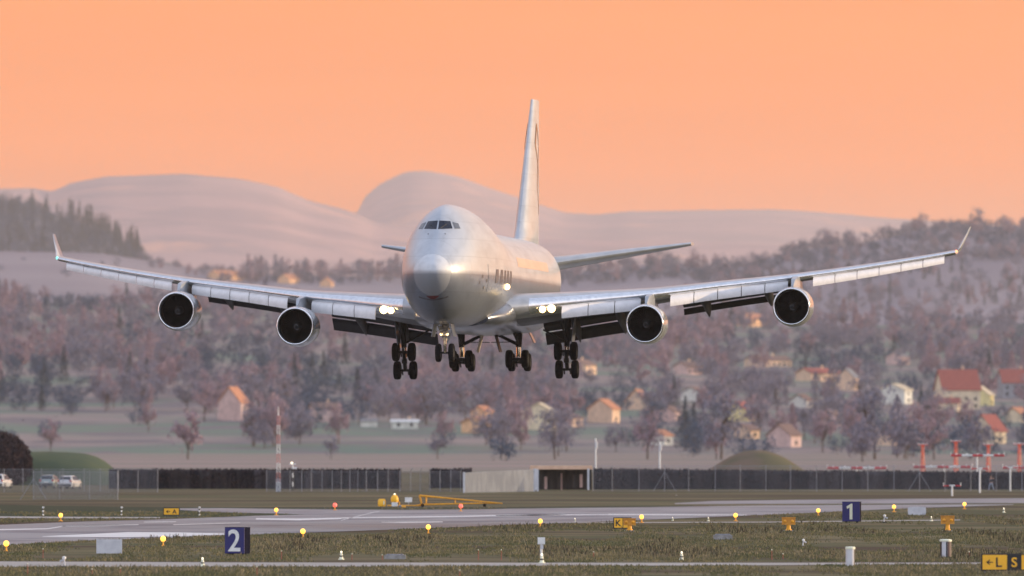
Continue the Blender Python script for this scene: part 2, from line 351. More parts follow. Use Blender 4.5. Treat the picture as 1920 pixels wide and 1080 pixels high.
# ---- the few trees one can pick out
pick = [(CON[0],1787,694,1.05,'broad dark conifer standing behind the large red-roofed house','conifer'),
        (CON[1],1855,706,.95,'narrow dark conifer between the large red-roofed house and its right neighbour','conifer'),
        (CON[1],1889,712,.75,'low dark conifer above the red roof at the right edge','conifer'),
        (CON[0],243,735,1.0,'taller of the two dark conifers on the left slope','conifer'),
        (CON[1],275,740,1.1,'slimmer conifer beside the tallest one on the left slope','conifer'),
        (CON[1],78,770,.75,'small dark conifer above the green terrace at far left','conifer'),
        (EVR[0],133,780,.75,'round dark evergreen above the green terrace at far left','tree'),
        (EVR[0],160,600,1.5,'round dark tree in the left wood below the outer engine','tree'),
        (BARE[2],352,852,1.0,'bare tree with a pale pink trunk on the green field left of the lattice mast','tree'),
        (BARE[3],383,790,1.05,'tall bare tree left of the pink wall house','tree'),
        (BARE[2],833,838,.95,'bare tree with a forked pink trunk left of the two-tier orange roof','tree'),
        (BARE[1],1040,872,1.15,'rounded purple-brown bare tree behind the open shed','tree'),
        (BARE[0],820,877,.62,'small bare bush-like tree rising over the gap in the dark hedge','tree'),
        (BARE[0],621,878,.55,'small bare tree behind the dark hedge right of the lattice mast','tree'),
        (BARE[3],1214,872,1.1,'bare tree with a long orange-lit trunk between the white poles','tree'),
        (BARE[1],1352,862,1.15,'bare tree with a pale trunk above the brown mound','tree'),
        (BARE[1],1640,868,1.2,'bare tree with a pale trunk left of the red and orange masts','tree'),
        (BARE[0],1700,872,.8,'dark bare tree directly left of the first orange mast','tree')]
for pr, u, v, s_, lab, cat in pick:
    p = G(u, v) if v > 849 else S1.find(u, v)
    if v > 849: p = Vector(((u-960)/F*2300, 2300, 0)); s_ *= .80 if v > 870 else 1.0
    t = plant(pr, p, s_, rt.uniform(0,6), lab, cat, None)
# ---- the wood on the hillside: individuals near, one mass beyond
def inside_house(u, v):
    for h in HOUSES:
        if h[0]-h[2]*.62 < u < h[0]+h[2]*.62 and h[1]-4 < v < h[1]+12: return True
    return False
# u centre, v base, width px, eave height px, roof px, wall colour key, roof key, turn (deg), depth m, label
def where(u, v):
    L_ = [(1820,730,'the large red-roofed house'),(1680,745,'the pale village house'),(1535,705,'the long low lit house'),(1905,730,'the red roof at the right edge'),(1853,815,'the bright red hipped roof'),
          (1388,775,'the glowing yellow gable'),(1132,775,'the orange-lit house near the white pole'),(1012,785,'the cream house in mid valley'),(898,790,'the two-tier orange roofs'),(437,755,'the large pinkish house'),
          (608,780,'the hazy pink house'),(735,796,'the white sheds'),(522,800,'the lattice mast'),(1490,575,'the right outer engine'),(1217,607,'the right inner engine'),(336,583,'the left outer engine'),(555,612,'the left inner engine'),
          (755,680,'the left wing gear'),(965,680,'the right body gear'),(1055,680,'the right wing gear'),(1418,845,'the brown mound'),(1730,860,'the first orange mast'),(60,850,'the round bush'),(120,740,'the green terrace'),(1700,600,'the right wing tip')]
    d = min(L_, key=lambda q: (q[0]-u)**2+((q[1]-v)*1.6)**2); dx, dy = u-d[0], v-d[1]; r = math.hypot(dx, dy)
    side = 'right' if dx > 0 else 'left'
    if abs(dx) > 2.2*abs(dy): w_ = side+' of'
    elif abs(dy) > 2.2*abs(dx): w_ = 'below' if dy > 0 else 'above'
    else: w_ = ('below' if dy > 0 else 'above')+' and '+side+' of'
    return ('close ' if r < 45 else 'far ' if r > 110 else '')+w_+' '+d[2]

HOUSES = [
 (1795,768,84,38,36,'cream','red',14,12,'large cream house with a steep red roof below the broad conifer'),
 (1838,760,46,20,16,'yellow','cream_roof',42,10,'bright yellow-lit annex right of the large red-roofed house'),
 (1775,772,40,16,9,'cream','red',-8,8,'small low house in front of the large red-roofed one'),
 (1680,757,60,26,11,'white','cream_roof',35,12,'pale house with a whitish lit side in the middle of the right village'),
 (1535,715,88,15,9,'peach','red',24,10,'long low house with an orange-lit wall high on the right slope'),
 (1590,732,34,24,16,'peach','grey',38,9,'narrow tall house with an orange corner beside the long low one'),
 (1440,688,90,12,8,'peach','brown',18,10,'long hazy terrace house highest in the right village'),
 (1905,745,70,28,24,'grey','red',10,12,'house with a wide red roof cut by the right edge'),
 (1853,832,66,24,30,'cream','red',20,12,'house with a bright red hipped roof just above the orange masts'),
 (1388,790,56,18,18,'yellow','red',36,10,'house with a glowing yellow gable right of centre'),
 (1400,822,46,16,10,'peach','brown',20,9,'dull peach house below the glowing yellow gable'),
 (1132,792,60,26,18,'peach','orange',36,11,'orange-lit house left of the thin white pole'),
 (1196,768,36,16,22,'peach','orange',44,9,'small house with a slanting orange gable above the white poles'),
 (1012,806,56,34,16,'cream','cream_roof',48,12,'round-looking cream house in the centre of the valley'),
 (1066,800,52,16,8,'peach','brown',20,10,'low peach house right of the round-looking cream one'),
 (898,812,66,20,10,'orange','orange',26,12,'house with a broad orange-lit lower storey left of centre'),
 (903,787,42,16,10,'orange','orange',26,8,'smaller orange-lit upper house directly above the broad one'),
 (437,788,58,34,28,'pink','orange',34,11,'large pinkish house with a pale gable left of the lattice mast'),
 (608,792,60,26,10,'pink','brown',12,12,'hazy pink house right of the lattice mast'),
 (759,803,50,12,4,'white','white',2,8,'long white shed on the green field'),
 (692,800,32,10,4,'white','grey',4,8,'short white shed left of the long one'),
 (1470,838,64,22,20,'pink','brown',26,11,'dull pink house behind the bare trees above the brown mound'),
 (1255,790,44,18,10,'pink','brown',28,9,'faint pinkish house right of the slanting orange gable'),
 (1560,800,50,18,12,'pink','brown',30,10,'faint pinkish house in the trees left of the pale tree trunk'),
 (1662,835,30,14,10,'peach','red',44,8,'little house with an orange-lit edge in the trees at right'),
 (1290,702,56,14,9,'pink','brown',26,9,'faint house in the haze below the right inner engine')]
M_GLASSD = mat('window_dark', (.03,.035,.045), .2, 0, (.05,.05,.06), 2)
WALL = {'cream':(.78,.64,.44),'yellow':(.90,.76,.36),'white':(.74,.72,.64),'peach':(.80,.55,.38),'grey':(.34,.34,.36),'orange':(.85,.50,.28),'pink':(.68,.47,.42)}  # sunset glow put into the orange and yellow wall colours
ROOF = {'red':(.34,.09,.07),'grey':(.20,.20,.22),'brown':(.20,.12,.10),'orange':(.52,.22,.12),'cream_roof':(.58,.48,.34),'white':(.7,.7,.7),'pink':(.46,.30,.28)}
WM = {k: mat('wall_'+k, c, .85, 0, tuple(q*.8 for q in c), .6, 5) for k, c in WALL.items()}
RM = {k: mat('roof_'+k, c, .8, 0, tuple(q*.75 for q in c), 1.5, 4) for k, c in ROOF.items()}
def house(u, v, wpx, epx, rpx, wk, rk, turn, dep, label, slope=None, group=None):
    turn = turn+20 if turn > 15 else turn
    p = (slope or S1).find(u, v) if v < 849 else G(u, v); px = F/p.y
    W, E, Rf = wpx/px, epx/px, rpx/px; D = dep; W = max(4, (W-D*math.sin(R(turn)))/math.cos(R(turn)))
    t = empty('house', p+Vector((0,0,-.4)), R(turn)); tag(t, label, 'house', group)
    h, d = W/2, D/2; E += .4; b = MB()
    b.add([(-h,-d,-3),(h,-d,-3),(h,d,-3),(-h,d,-3),(-h,-d,E),(h,-d,E),(h,d,E),(-h,d,E),(-h,0,E+Rf*.97),(h,0,E+Rf*.97)], [(0,1,5,4),(2,3,7,6),(1,2,6,9,5),(3,0,4,8,7),(0,3,2,1)])
    b.build('wall', WM[wk], t)
    o, e = .6, .45; dz = Rf*e/d; b = MB(); th = .25
    rows = []
    for x in (-h-o, h+o): rows.append([Vector((x,-d-e,E-dz)),Vector((x,0,E+Rf)),Vector((x,d+e,E-dz)),Vector((x,d+e,E-dz+th)),Vector((x,0,E+Rf+th)),Vector((x,-d-e,E-dz+th))])
    b.loft(rows); rf = b.build('roof', RM[rk], t)
    if W > 7: MB().box((h*.35, d*.25, E+Rf*.8+.5), (.8,.8,Rf*.5+1.6)).build('chimney', WM['peach'], rf)
    fl = max(1, int(E/3)); nx = max(1, int(W/3.2))
    for i in range(nx):
        for k in range(fl):
            x = -h+W*(i+.5)/nx; z = .9+k*2.8+.9
            if z+.7 > E: continue
            wd = MB().box((x, -d-.03, z), (1.1,.08,1.3)).build('window', M_GLASSD, t)
    if W > 6: MB().box((h+.03, 0, min(E-.2, 2.2)), (.08, 1.2, 1.4)).build('window', M_GLASSD, t)
    return t
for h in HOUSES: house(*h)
hr = np.random.default_rng(21); nh = 0
while nh < 6:
    u = hr.uniform(1080, 1930); v = hr.uniform(668, 842)
    if any(abs(u-h[0]) < (h[2]+50)*.55 and abs(v-h[1]) < 34 for h in HOUSES): continue
    wp_ = hr.uniform(30,54); wk = ['peach','cream','orange','pink','white'][hr.integers(5)]; rk = ['red','brown','orange','brown','grey'][hr.integers(5)]
    h = (u, v, wp_, hr.uniform(12,20), hr.uniform(8,13), wk, rk, hr.uniform(20,48), 9, {'peach':'peach-walled','cream':'cream','orange':'orange-lit','pink':'pinkish','white':'pale'}[wk]+' house, '+{'red':'red','brown':'brown','orange':'reddish','grey':'grey'}[rk]+' roof, '+where(u, v-12))
    HOUSES.append(h); house(*h); nh += 1
for (u, v, wp_, lab) in ((425,524,70,'farthest left of the three glowing houses seen above the left wing'),(541,531,40,'middle one of the three glowing houses above the left wing'),(613,538,26,'smallest glowing house above the left wing beside the dark tree tops')):
    house(u, v, wp_, 8, 9, 'orange', 'orange', 40, 14, lab, S2)
house(1410, 606, 56, 14, 9, 'orange', 'orange', 34, 12, 'glowing orange house in haze under the right outer flap', S1)

def free(u, v): return not inside_house(u, v)
def density(u, v):
    if v > 847: return 1 if u > 920 else 0
    if v > 845 and u < 920: return 0
    if u < 470 and v > 775: return .05 if v < 835 else .12      # green terrace at left
    if 640 < u < 900 and v > 800: return .12
    if u > 1000 and 690 < v < 840: return .7
    return 1
cands = []
while len(cands) < 2500:
    Y = 2980+3000*rt.uniform(0,1)**1.25; u = rt.uniform(-500, 2420)
    if len(cands) < 45: Y = rt.uniform(2080, 2980); u = rt.uniform(925, 2300)
    x = (u-960)/F*Y; z = S1.z(x, Y); v = HV-(z-CH)*F/Y
    if rt.uniform() > density(u, v) or not free(u, v): continue
    # keep sight lines to the houses open: no tree whose crown covers a house from in front
    hide = False
    for hx in HOUSES:
        if abs(u-hx[0]) < hx[2]*.62 and v >= hx[1]+4 and v-F/Y*12 < hx[1]-hx[3]*.4: hide = True; break
    if hide and rt.uniform() < .88: continue
    cands.append((Y, u, x, z))
cands.sort()
KL = {'bare': ('bare leafless broadleaf tree among the hazy trees on the hillside', 'tree', 'bare trees on the hillside'),
      'poplar': ('tall slim bare tree in the hazy wood on the hillside', 'tree', 'tall slim bare trees on the hillside'),
      'conifer': ('dark pointed conifer among the bare trees on the hillside', 'conifer', 'conifers among the hillside wood'),
      'evergreen': ('round dark evergreen among the bare trees on the hillside', 'tree', 'round dark trees in the hillside wood')}
def choose(u, Y):
    k = math.sin(u*.011+Y*.0021)+math.sin(u*.023-Y*.004+2)*.7+rt.normal()*.55
    if (u < 720 and 3250 < Y < 4300) or (u > 1050 and Y < 3200): k += .45
    if k > .42: return 'evergreen' if rt.uniform() < .93 else 'conifer'
    if k < -1.5: return 'poplar'
    return 'bare'
SETS = {'bare': BARE, 'poplar': POP, 'conifer': CON, 'evergreen': EVR}
mass = {}
nind = 0
for i, (Y, u, x, z) in enumerate(cands):
    k = choose(u, Y); S = SETS[k]; pr = S[rt.integers(len(S))]; s_ = rt.uniform(.7,1.2); a = rt.uniform(0,6.28); red = crown_of(pr[0]).data.materials[0] is M_TWIGR; vm = HV-(z+6-CH)*F/Y
    if -40 < u < 1960 and nind < 270:
        plant(pr, (x, Y, z-.2), s_, a, ('small ' if s_ < .85 else 'large ' if s_ > 1.08 else '')+{'bare':'reddish bare tree ' if red else 'grey-brown bare tree ','poplar':'slim tall bare tree ','conifer':'pointed dark conifer ','evergreen':'rounded dark tree '}[k]+where(u, vm), *KL[k][1:]); nind += 1
    else: mass.setdefault((pr[0].name.split('.')[0], crown_of(pr[0]).data.materials[0].name), []).append((pr[1], x, Y, z-.2, s_, a))
# wooded crests farther off
def crest_wood(S, u0, u1, n, t0, t1, kinds, sc0=.8, sc1=1.3):
    for _ in range(n):
        u = rt.uniform(u0, u1); Y = S.Yf+(S.Yc-S.Yf)*rt.uniform(t0, t1); x = (u-960)/F*Y; z = S.z(x, Y); k = kinds[rt.integers(len(kinds))]; Sx = SETS[k]; pr = Sx[rt.integers(len(Sx))]
        mass.setdefault((pr[0].name.split('.')[0]+S_n(S), crown_of(pr[0]).data.materials[0].name), []).append((pr[1], x, Y, z-.3, rt.uniform(sc0, sc1), rt.uniform(0,6.28)))
def S_n(S): return str(S.seed)
crest_wood(S2, 440, 780, 110, .90, 1.0, ['bare','evergreen','bare','poplar'], 1.0, 1.6)
crest_wood(S2, 980, 1350, 220, .80, 1.0, ['bare','evergreen','evergreen'], .9, 1.4)
crest_wood(S2, 1340, 2300, 800, .70, 1.0, ['evergreen','evergreen','bare','evergreen'], .8, 1.5)
crest_wood(S2, 1250, 2300, 520, .30, .74, ['evergreen','bare','bare','conifer'], .7, 1.2)
crest_wood(S2, -300, 430, 40, .35, .9, ['evergreen','bare'], .6, 1.0)
crest_wood(S2, 260, 480, 30, .9, 1.0, ['bare'], .6, .9)
crest_wood(S3, -500, 275, 1700, .40, 1.0, ['evergreen','evergreen','conifer'], .9, 1.6)
crest_wood(S3, 130, 262, 34, .985, 1.0, ['conifer'], 1.4, 2.2)
for (nm, mn), lst in mass.items():
    V, Fc, o = [], [], 0
    for (vf, x, y, z, s_, a) in lst:
        v, f = vf
        if y > 4300: f = f[::3] if y > 7000 else f[::2]
        if y > 4300: keep = np.unique(f); v2 = v[keep]; mp_ = np.zeros(len(v), int); mp_[keep] = np.arange(len(keep)); f = mp_[f]; v = v2; c0 = v.reshape(-1,4,3).mean(1, keepdims=True); v = (c0+(v.reshape(-1,4,3)-c0)*(1.35 if y < 7000 else 1.6)).reshape(-1,3)
        c, s2 = math.cos(a)*s_, math.sin(a)*s_
        V.append(np.stack([v[:,0]*c-v[:,1]*s2+x, v[:,0]*s2+v[:,1]*c+y, v[:,2]*s_+z], 1)); Fc.append(f+o); o += len(v)
    me = np_mesh('wood', np.concatenate(V), np.concatenate(Fc), bpy.data.materials[mn]); ob = bpy.data.objects.new('distant_wood', me); COL.objects.link(ob); ob['kind'] = 'stuff'

# ---- haze
zt = max(S4.z(x, 23500) for x in np.linspace(-4200,4200,60)); zt = max(zt, max(S5.z(x, 31000) for x in np.linspace(-5400,5400,60)), max(v.co.z for o in bpy.data.objects if o.name.startswith('mountain') for v in o.data.vertices))+8
b = MB().box((0, 20000-400, (zt-1.2)/2), (13400, 40000, zt+1.2)); hz = b.build('haze', mat('haze_air', (1,1,1))); hz['kind'] = 'stuff'
hm = hz.data.materials[0]; t_ = hm.node_tree; t_.nodes.clear()
o_ = t_.nodes.new('ShaderNodeOutputMaterial'); pv = t_.nodes.new('ShaderNodeVolumePrincipled'); t_.links.new(pv.outputs[0], o_.inputs['Volume'])
pv.inputs['Density'].default_value = 0.000030; pv.inputs['Color'].default_value = (.70,.66,.64,1); pv.inputs['Anisotropy'].default_value = 0.3
# ================================================================ AIRLINER
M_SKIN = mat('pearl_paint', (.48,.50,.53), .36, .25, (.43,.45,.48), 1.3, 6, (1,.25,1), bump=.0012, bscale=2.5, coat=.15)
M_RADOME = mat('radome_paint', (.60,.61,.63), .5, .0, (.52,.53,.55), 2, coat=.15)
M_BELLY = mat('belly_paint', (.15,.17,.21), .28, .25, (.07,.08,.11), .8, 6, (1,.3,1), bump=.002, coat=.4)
M_WING = mat('wing_grey', (.40,.42,.45), .33, .35, (.33,.35,.38), 1.5, 6, (1,.4,1), coat=.3)
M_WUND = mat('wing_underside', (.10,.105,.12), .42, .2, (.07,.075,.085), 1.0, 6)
M_LE = mat('bare_leading_edge', (.75,.77,.80), .22, .85, (.66,.68,.72), 3)
M_SLAT = mat('slat_paint', (.80,.77,.77), .45, .0, (.72,.70,.70), 2)
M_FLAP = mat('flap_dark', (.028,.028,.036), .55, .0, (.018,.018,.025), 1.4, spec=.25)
M_CHROME = mat('polished_lip', (.86,.86,.87), .16, 1.0, (.78,.78,.80), 5)
M_NAC = mat('nacelle_paint', (.50,.52,.54), .22, .45, (.42,.44,.47), 2, coat=.5)
M_DARK = mat('inlet_black', (.012,.012,.014), .55, 0, (.02,.02,.022), 3)
M_FAN = mat('fan_blade', (.016,.016,.019), .5, .3, (.01,.01,.012), 4)
M_SPIR = mat('spinner_mark', (.10,.10,.11), .6, 0, (.07,.07,.08), 4)
M_TYRE = mat('tyre_rubber', (.006,.006,.008), .9, 0, (.010,.010,.012), 8, spec=.08)
M_GEAR = mat('gear_dark', (.022,.02,.022), .55, .2, (.03,.03,.03), 5, spec=.3)
M_GEARL = mat('gear_painted', (.70,.62,.50), .4, .3, (.28,.26,.24), 6)
M_PISTON = mat('chromed_piston', (.95,.86,.62), .12, 1.0, (.85,.78,.6), 6)
M_GLASS = mat('cockpit_glass', (.010,.014,.028), .10, 0, (.016,.02,.034), 2, spec=.25)
M_GLASS2 = mat('side_glass', (.10,.11,.13), .12, 0, (.12,.13,.15), 2, spec=.4)
M_EMBLEM = mat('gold_brown_emblem', (.30,.14,.06), .4, .2, (.22,.10,.05), 3)
M_ORANGE = mat('orange_side_band', (.60,.42,.32), .35, 0, (.54,.37,.28), 1.5)  # flat orange band along the body side
M_INK = mat('livery_ink', (.09,.09,.11), .4, 0, (.05,.05,.06), 3)
M_RED = mat('nose_door_mark', (.16,.03,.035), .4, 0, (.10,.02,.03), 4)
M_LAMP = mat('landing_lamp', (1,.9,.7), .3, emit=(1,.68,.30), es=5.5)
M_NAVR = mat('nav_lamp_red', (.8,.2,.1), .3, emit=(1,.25,.12), es=3)
M_NAVG = mat('nav_lamp_green', (.2,.8,.7), .3, emit=(.2,.9,.8), es=1.5)

def panels(m, k=.80, bw=2.6, rh=1.15, mort=.020):
    """skin joints and faint streaks in the paint, in the aircraft's own coordinates"""
    t = m.node_tree; n, l = t.nodes.new, t.links.new; b = t.nodes['Principled BSDF']; src = b.inputs['Base Color'].links[0].from_socket
    co = n('ShaderNodeTexCoord'); sp = n('ShaderNodeSeparateXYZ'); l(co.outputs['Object'], sp.inputs[0]); cb = n('ShaderNodeCombineXYZ'); l(sp.outputs['Y'], cb.inputs[0]); l(sp.outputs['Z'], cb.inputs[1])
    br = n('ShaderNodeTexBrick'); l(cb.outputs[0], br.inputs[0]); br.inputs['Color1'].default_value = (1,1,1,1); br.inputs['Color2'].default_value = (.93,.93,.94,1); br.inputs['Mortar'].default_value = (k,k,k,1)
    br.inputs['Scale'].default_value = 1; br.inputs['Brick Width'].default_value = bw; br.inputs['Row Height'].default_value = rh; br.inputs['Mortar Size'].default_value = mort; br.inputs['Mortar Smooth'].default_value = .3
    x = n('ShaderNodeMix'); x.data_type = 'RGBA'; x.blend_type = 'MULTIPLY'; x.inputs[0].default_value = 1; l(src, x.inputs[6]); l(br.outputs[0], x.inputs[7])
    mp = n('ShaderNodeMapping'); mp.inputs['Scale'].default_value = (1.2,.25,.5); l(co.outputs['Object'], mp.inputs[0]); nz = n('ShaderNodeTexNoise'); nz.inputs['Scale'].default_value = 1.6; nz.inputs['Detail'].default_value = 6; l(mp.outputs[0], nz.inputs[0])
    r = n('ShaderNodeMapRange'); r.inputs['From Min'].default_value = .5; r.inputs['From Max'].default_value = .72; r.inputs['To Min'].default_value = 1; r.inputs['To Max'].default_value = .86; l(nz.outputs[0], r.inputs[0])
    y = n('ShaderNodeVectorMath'); y.operation = 'SCALE'; l(x.outputs[2], y.inputs[0]); l(r.outputs[0], y.inputs['Scale']); l(y.outputs[0], b.inputs['Base Color'])
def ground_reflection(m, z0, low):
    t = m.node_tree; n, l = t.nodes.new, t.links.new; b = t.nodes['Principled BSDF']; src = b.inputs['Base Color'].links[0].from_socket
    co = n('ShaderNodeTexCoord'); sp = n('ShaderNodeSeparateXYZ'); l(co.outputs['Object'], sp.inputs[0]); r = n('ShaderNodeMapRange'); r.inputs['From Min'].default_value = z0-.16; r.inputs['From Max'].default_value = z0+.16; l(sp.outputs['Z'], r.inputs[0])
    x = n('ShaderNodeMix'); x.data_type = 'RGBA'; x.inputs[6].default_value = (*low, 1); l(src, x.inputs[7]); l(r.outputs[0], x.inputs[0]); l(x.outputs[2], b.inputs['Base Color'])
ground_reflection(M_SKIN, .12, (.155,.175,.215)); ground_reflection(M_RADOME, .12, (.22,.23,.25))   # dark ground reflection painted in as grey below a straight line
panels(M_SKIN); panels(M_BELLY, .6, 1.6, .6); panels(M_NAC, .7, 1.5, 3, .03); panels(M_WUND, .6, 2.2, 50)
plane = empty('airliner', (-5.21, 580.5, 16.45))
plane.rotation_euler = (0, R(-0.30), -0.1062)
tag(plane, 'white four-engined jumbo jet with upper-deck hump, wheels and flaps down, flying low over the runway', 'airliner')

def interp(tb, y):
    """smooth (Catmull-Rom-like) interpolation in a table of rows keyed by their first column"""
    n = len(tb)
    if y <= tb[0][0]: return list(tb[0][1:])
    if y >= tb[-1][0]: return list(tb[-1][1:])
    i = max(k for k in range(n) if tb[k][0] <= y); i = min(i, n-2)
    y0, y1 = tb[i][0], tb[i+1][0]; t = (y-y0)/(y1-y0); r = []
    for c in range(1, len(tb[0])):
        def sl(k):
            if k == 0: return (tb[1][c]-tb[0][c])/(tb[1][0]-tb[0][0])
            if k == n-1: return (tb[k][c]-tb[k-1][c])/(tb[k][0]-tb[k-1][0])
            a = (tb[k][c]-tb[k-1][c])/(tb[k][0]-tb[k-1][0]); b = (tb[k+1][c]-tb[k][c])/(tb[k+1][0]-tb[k][0])
            return 0 if a*b <= 0 else 2*a*b/(a+b)
        h = y1-y0; m0, m1 = sl(i)*h, sl(i+1)*h; p0, p1 = tb[i][c], tb[i+1][c]
        r.append((2*t**3-3*t**2+1)*p0+(t**3-2*t**2+t)*m0+(-2*t**3+3*t**2)*p1+(t**3-t**2)*m1)
    return r
# y, half width, bottom z, top z, z of widest line, exponent of the upper half
FUS = [(0.0,.02,.13,.17,.15,1),(.10,.36,-.24,.52,.15,1),(.4,.76,-.78,.88,.15,1),(1,1.22,-1.42,1.30,.12,1.02),(2,1.70,-2.15,1.88,.08,1.06),
       (3,2.04,-2.58,2.45,.04,1.12),(4,2.27,-2.86,3.05,0,1.22),(4.8,2.40,-3.02,3.64,0,1.3),(5.6,2.52,-3.10,4.08,0,1.26),(7,2.70,-3.2,4.48,0,1.24),
       (9,2.92,-3.25,4.66,0,1.24),(11,3.10,-3.25,4.70,0,1.24),(14,3.25,-3.25,4.70,0,1.24),(17,3.25,-3.25,4.45,0,1.22),(20,3.25,-3.25,3.75,0,1.15),
       (23,3.25,-3.25,3.38,0,1.0),(26,3.25,-3.25,3.30,0,1.0),(47,3.25,-3.25,3.30,0,1),(52,3.08,-2.75,3.30,.15,1),(57,2.62,-1.75,3.25,.6,1),(61,2.02,-.75,3.1,1.0,1),
       (65,1.25,.4,2.85,1.5,1),(68,.6,1.25,2.55,1.85,1),(68.8,.25,1.6,2.35,1.95,1)]
def fring(y, n=72, g=0.0):
    w_, zb, zt, zm, e = interp(FUS, y); r = []
    for i in range(n):
        a = 2*math.pi*i/n; c, s_ = math.cos(a), math.sin(a)
        ex = e if s_ > 0 else 1.0
        x = (w_+g)*math.copysign(abs(c)**ex, c); z = zm + ((zt-zm+g) if s_ > 0 else (zm-zb+g))*s_
        r.append(Vector((x, y, z)))
    return r
def fhalf(y, z):
    w_, zb, zt, zm, e = interp(FUS, y)
    s_ = (z-zm)/((zt-zm) if z > zm else (zm-zb))
    if abs(s_) >= 1: return -1
    return w_*(1-s_*s_)**(.5*(e if z > zm else 1))
def front_y(x, z):
    a, b = 0.0, 16.0
    for _ in range(40):
        m = (a+b)/2
        if fhalf(m, z) >= abs(x): b = m
        else: a = m
    return b
ys = [0,.03,.1,.2,.4,.7,1,1.5,2,2.5,3,3.5,4,4.4,4.8,5.2,5.6,6.2,7,8,9,10,11,12.5,14,15.5,17,18.5,20,21.5,23,25,28,32,36,40,44,47,49.5,52,54.5,57,59,61,63,65,66.5,68,68.8]
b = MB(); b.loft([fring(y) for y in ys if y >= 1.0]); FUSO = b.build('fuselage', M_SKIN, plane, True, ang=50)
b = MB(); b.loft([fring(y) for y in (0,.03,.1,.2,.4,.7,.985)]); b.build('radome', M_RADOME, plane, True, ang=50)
# wing-to-body fairing
def bring(y, w_, zb, zt):
    r = []
    for i in range(48):
        a = 2*math.pi*i/48; c, s_ = math.cos(a), math.sin(a)
        r.append(Vector((w_*math.copysign(abs(c)**.8, c), y, (zb+zt)/2 + (zt-zb)/2*math.copysign(abs(s_)**.85, s_))))
    return r
b = MB(); b.loft([bring(*q) for q in ((15.5,2.0,-3.2,-2.2),(17,2.9,-3.38,-1.7),(19,3.32,-3.50,-1.2),(22,3.52,-3.58,-.9),(28,3.6,-3.60,-.9),(36,3.6,-3.60,-1.0),(40,3.4,-3.5,-1.4),(43,2.9,-3.34,-2.0),(45,2.2,-3.2,-2.6))])
b.build('belly_fairing', M_BELLY, plane, True, ang=50)

def frontal(poly_rows, name, mt, g=.015, parent=plane):
    """a panel lying on the nose; rows of (x, z) points seen from the front"""
    b = MB(); rows = []
    for row in poly_rows: rows.append([Vector((x*(1+g/2.5), front_y(x, z)-g, z+g*.5)) for x, z in row])
    b.grid(rows); return b.build(name, mt, parent, True, fix=False)
def lerp(a, b_, t): return a+(b_-a)*t
def quad_rows(a, b_, c, d, n=8):      # corners: top-left, top-right, bottom-right, bottom-left
    return [[(lerp(lerp(a[0],b_[0],i/n), lerp(d[0],c[0],i/n), j/n), lerp(lerp(a[1],b_[1],i/n), lerp(d[1],c[1],i/n), j/n)) for i in range(n+1)] for j in range(n+1)]
for s in (-1, 1):
    q = [(.05*s,3.50),(.72*s,3.47),(.92*s,2.98),(.05*s,2.93)]
    wd = frontal(quad_rows(*q), 'windshield_pane', M_GLASS)
    wp = MB().tube((.10*s, front_y(.1,2.95)-.05, 2.92), (.55*s, front_y(.55,3.25)-.06, 3.28), .014, n=5); wp.build('wiper', M_DARK, wd)
    q = [(.84*s,3.42),(1.18*s,3.33),(1.36*s,2.98),(1.04*s,2.98)]
    frontal(quad_rows(*q), 'cockpit_side_window', M_GLASS2)
    for dx in (.55,): MB().ball((dx*s, front_y(dx,2.62)-.02, 2.62), .035).build('probe', M_DARK, plane, True)
# dark mark under the chin, nose-door seam
rows = [[(x, -1.52-.10*math.cos(x*1.6)*1.0 + .12*x*x - k*.09) for x in np.linspace(-.95,.95,21)] for k in (0,1)]
frontal(rows, 'nose_door_mark', M_INK)
frontal([[(x, -1.42-.30*(1-abs(x)/.42)*0 - k*.22*(1-(x/.42)**2)) for x in np.linspace(-.42,.42,13)] for k in (0,1)], 'chin_emblem', M_RED, .02)

def side_patch(y0, y1, z0, z1, name, mt, s=1, g=.012, skew=0, n=8, parent=plane):
    b = MB(); rows = []
    for j in range(5):
        z = lerp(z0, z1, j/4); rows.append([Vector((s*(fhalf(lerp(y0,y1,i/n)+skew*j/4, z)+g), lerp(y0,y1,i/n)+skew*j/4, z)) for i in range(n+1)])
    b.grid(rows); return b.build(name, mt, parent, True, fix=False)
for s in (1, -1):
    for k in range(5): side_patch(10.3+k*1.75, 11.3+k*1.75, -.45, .45, 'livery_letter', M_INK, s, skew=.35)
    side_patch(23.5, 43.5, .85, 1.5, 'orange_side_band', M_ORANGE, s, skew=1.0)
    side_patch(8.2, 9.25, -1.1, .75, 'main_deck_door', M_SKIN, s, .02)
    for k, (yy, zz) in enumerate(((5.6,-.6),(6.3,-.2),(6.9,-.9),(7.5,-.45))): side_patch(yy, yy+.35, zz, zz+.22, 'door_stencil', M_INK, s)

# ---------------------------------------------------------------- wings
def foil(n=16):
    """unit airfoil, upper surface from trailing to leading edge then the lower one back"""
    def th(x): return 5*(.2969*math.sqrt(x)-.126*x-.3516*x*x+.2843*x**3-.1036*x**4)
    xs = [.5*(1+math.cos(math.pi*i/n)) for i in range(n+1)]
    return [(x, th(x)*1.05+.02*math.sin(math.pi*x)) for x in xs] + [(x, -th(x)*.95+.02*math.sin(math.pi*x)) for x in reversed(xs[1:-1])]
FO = foil()
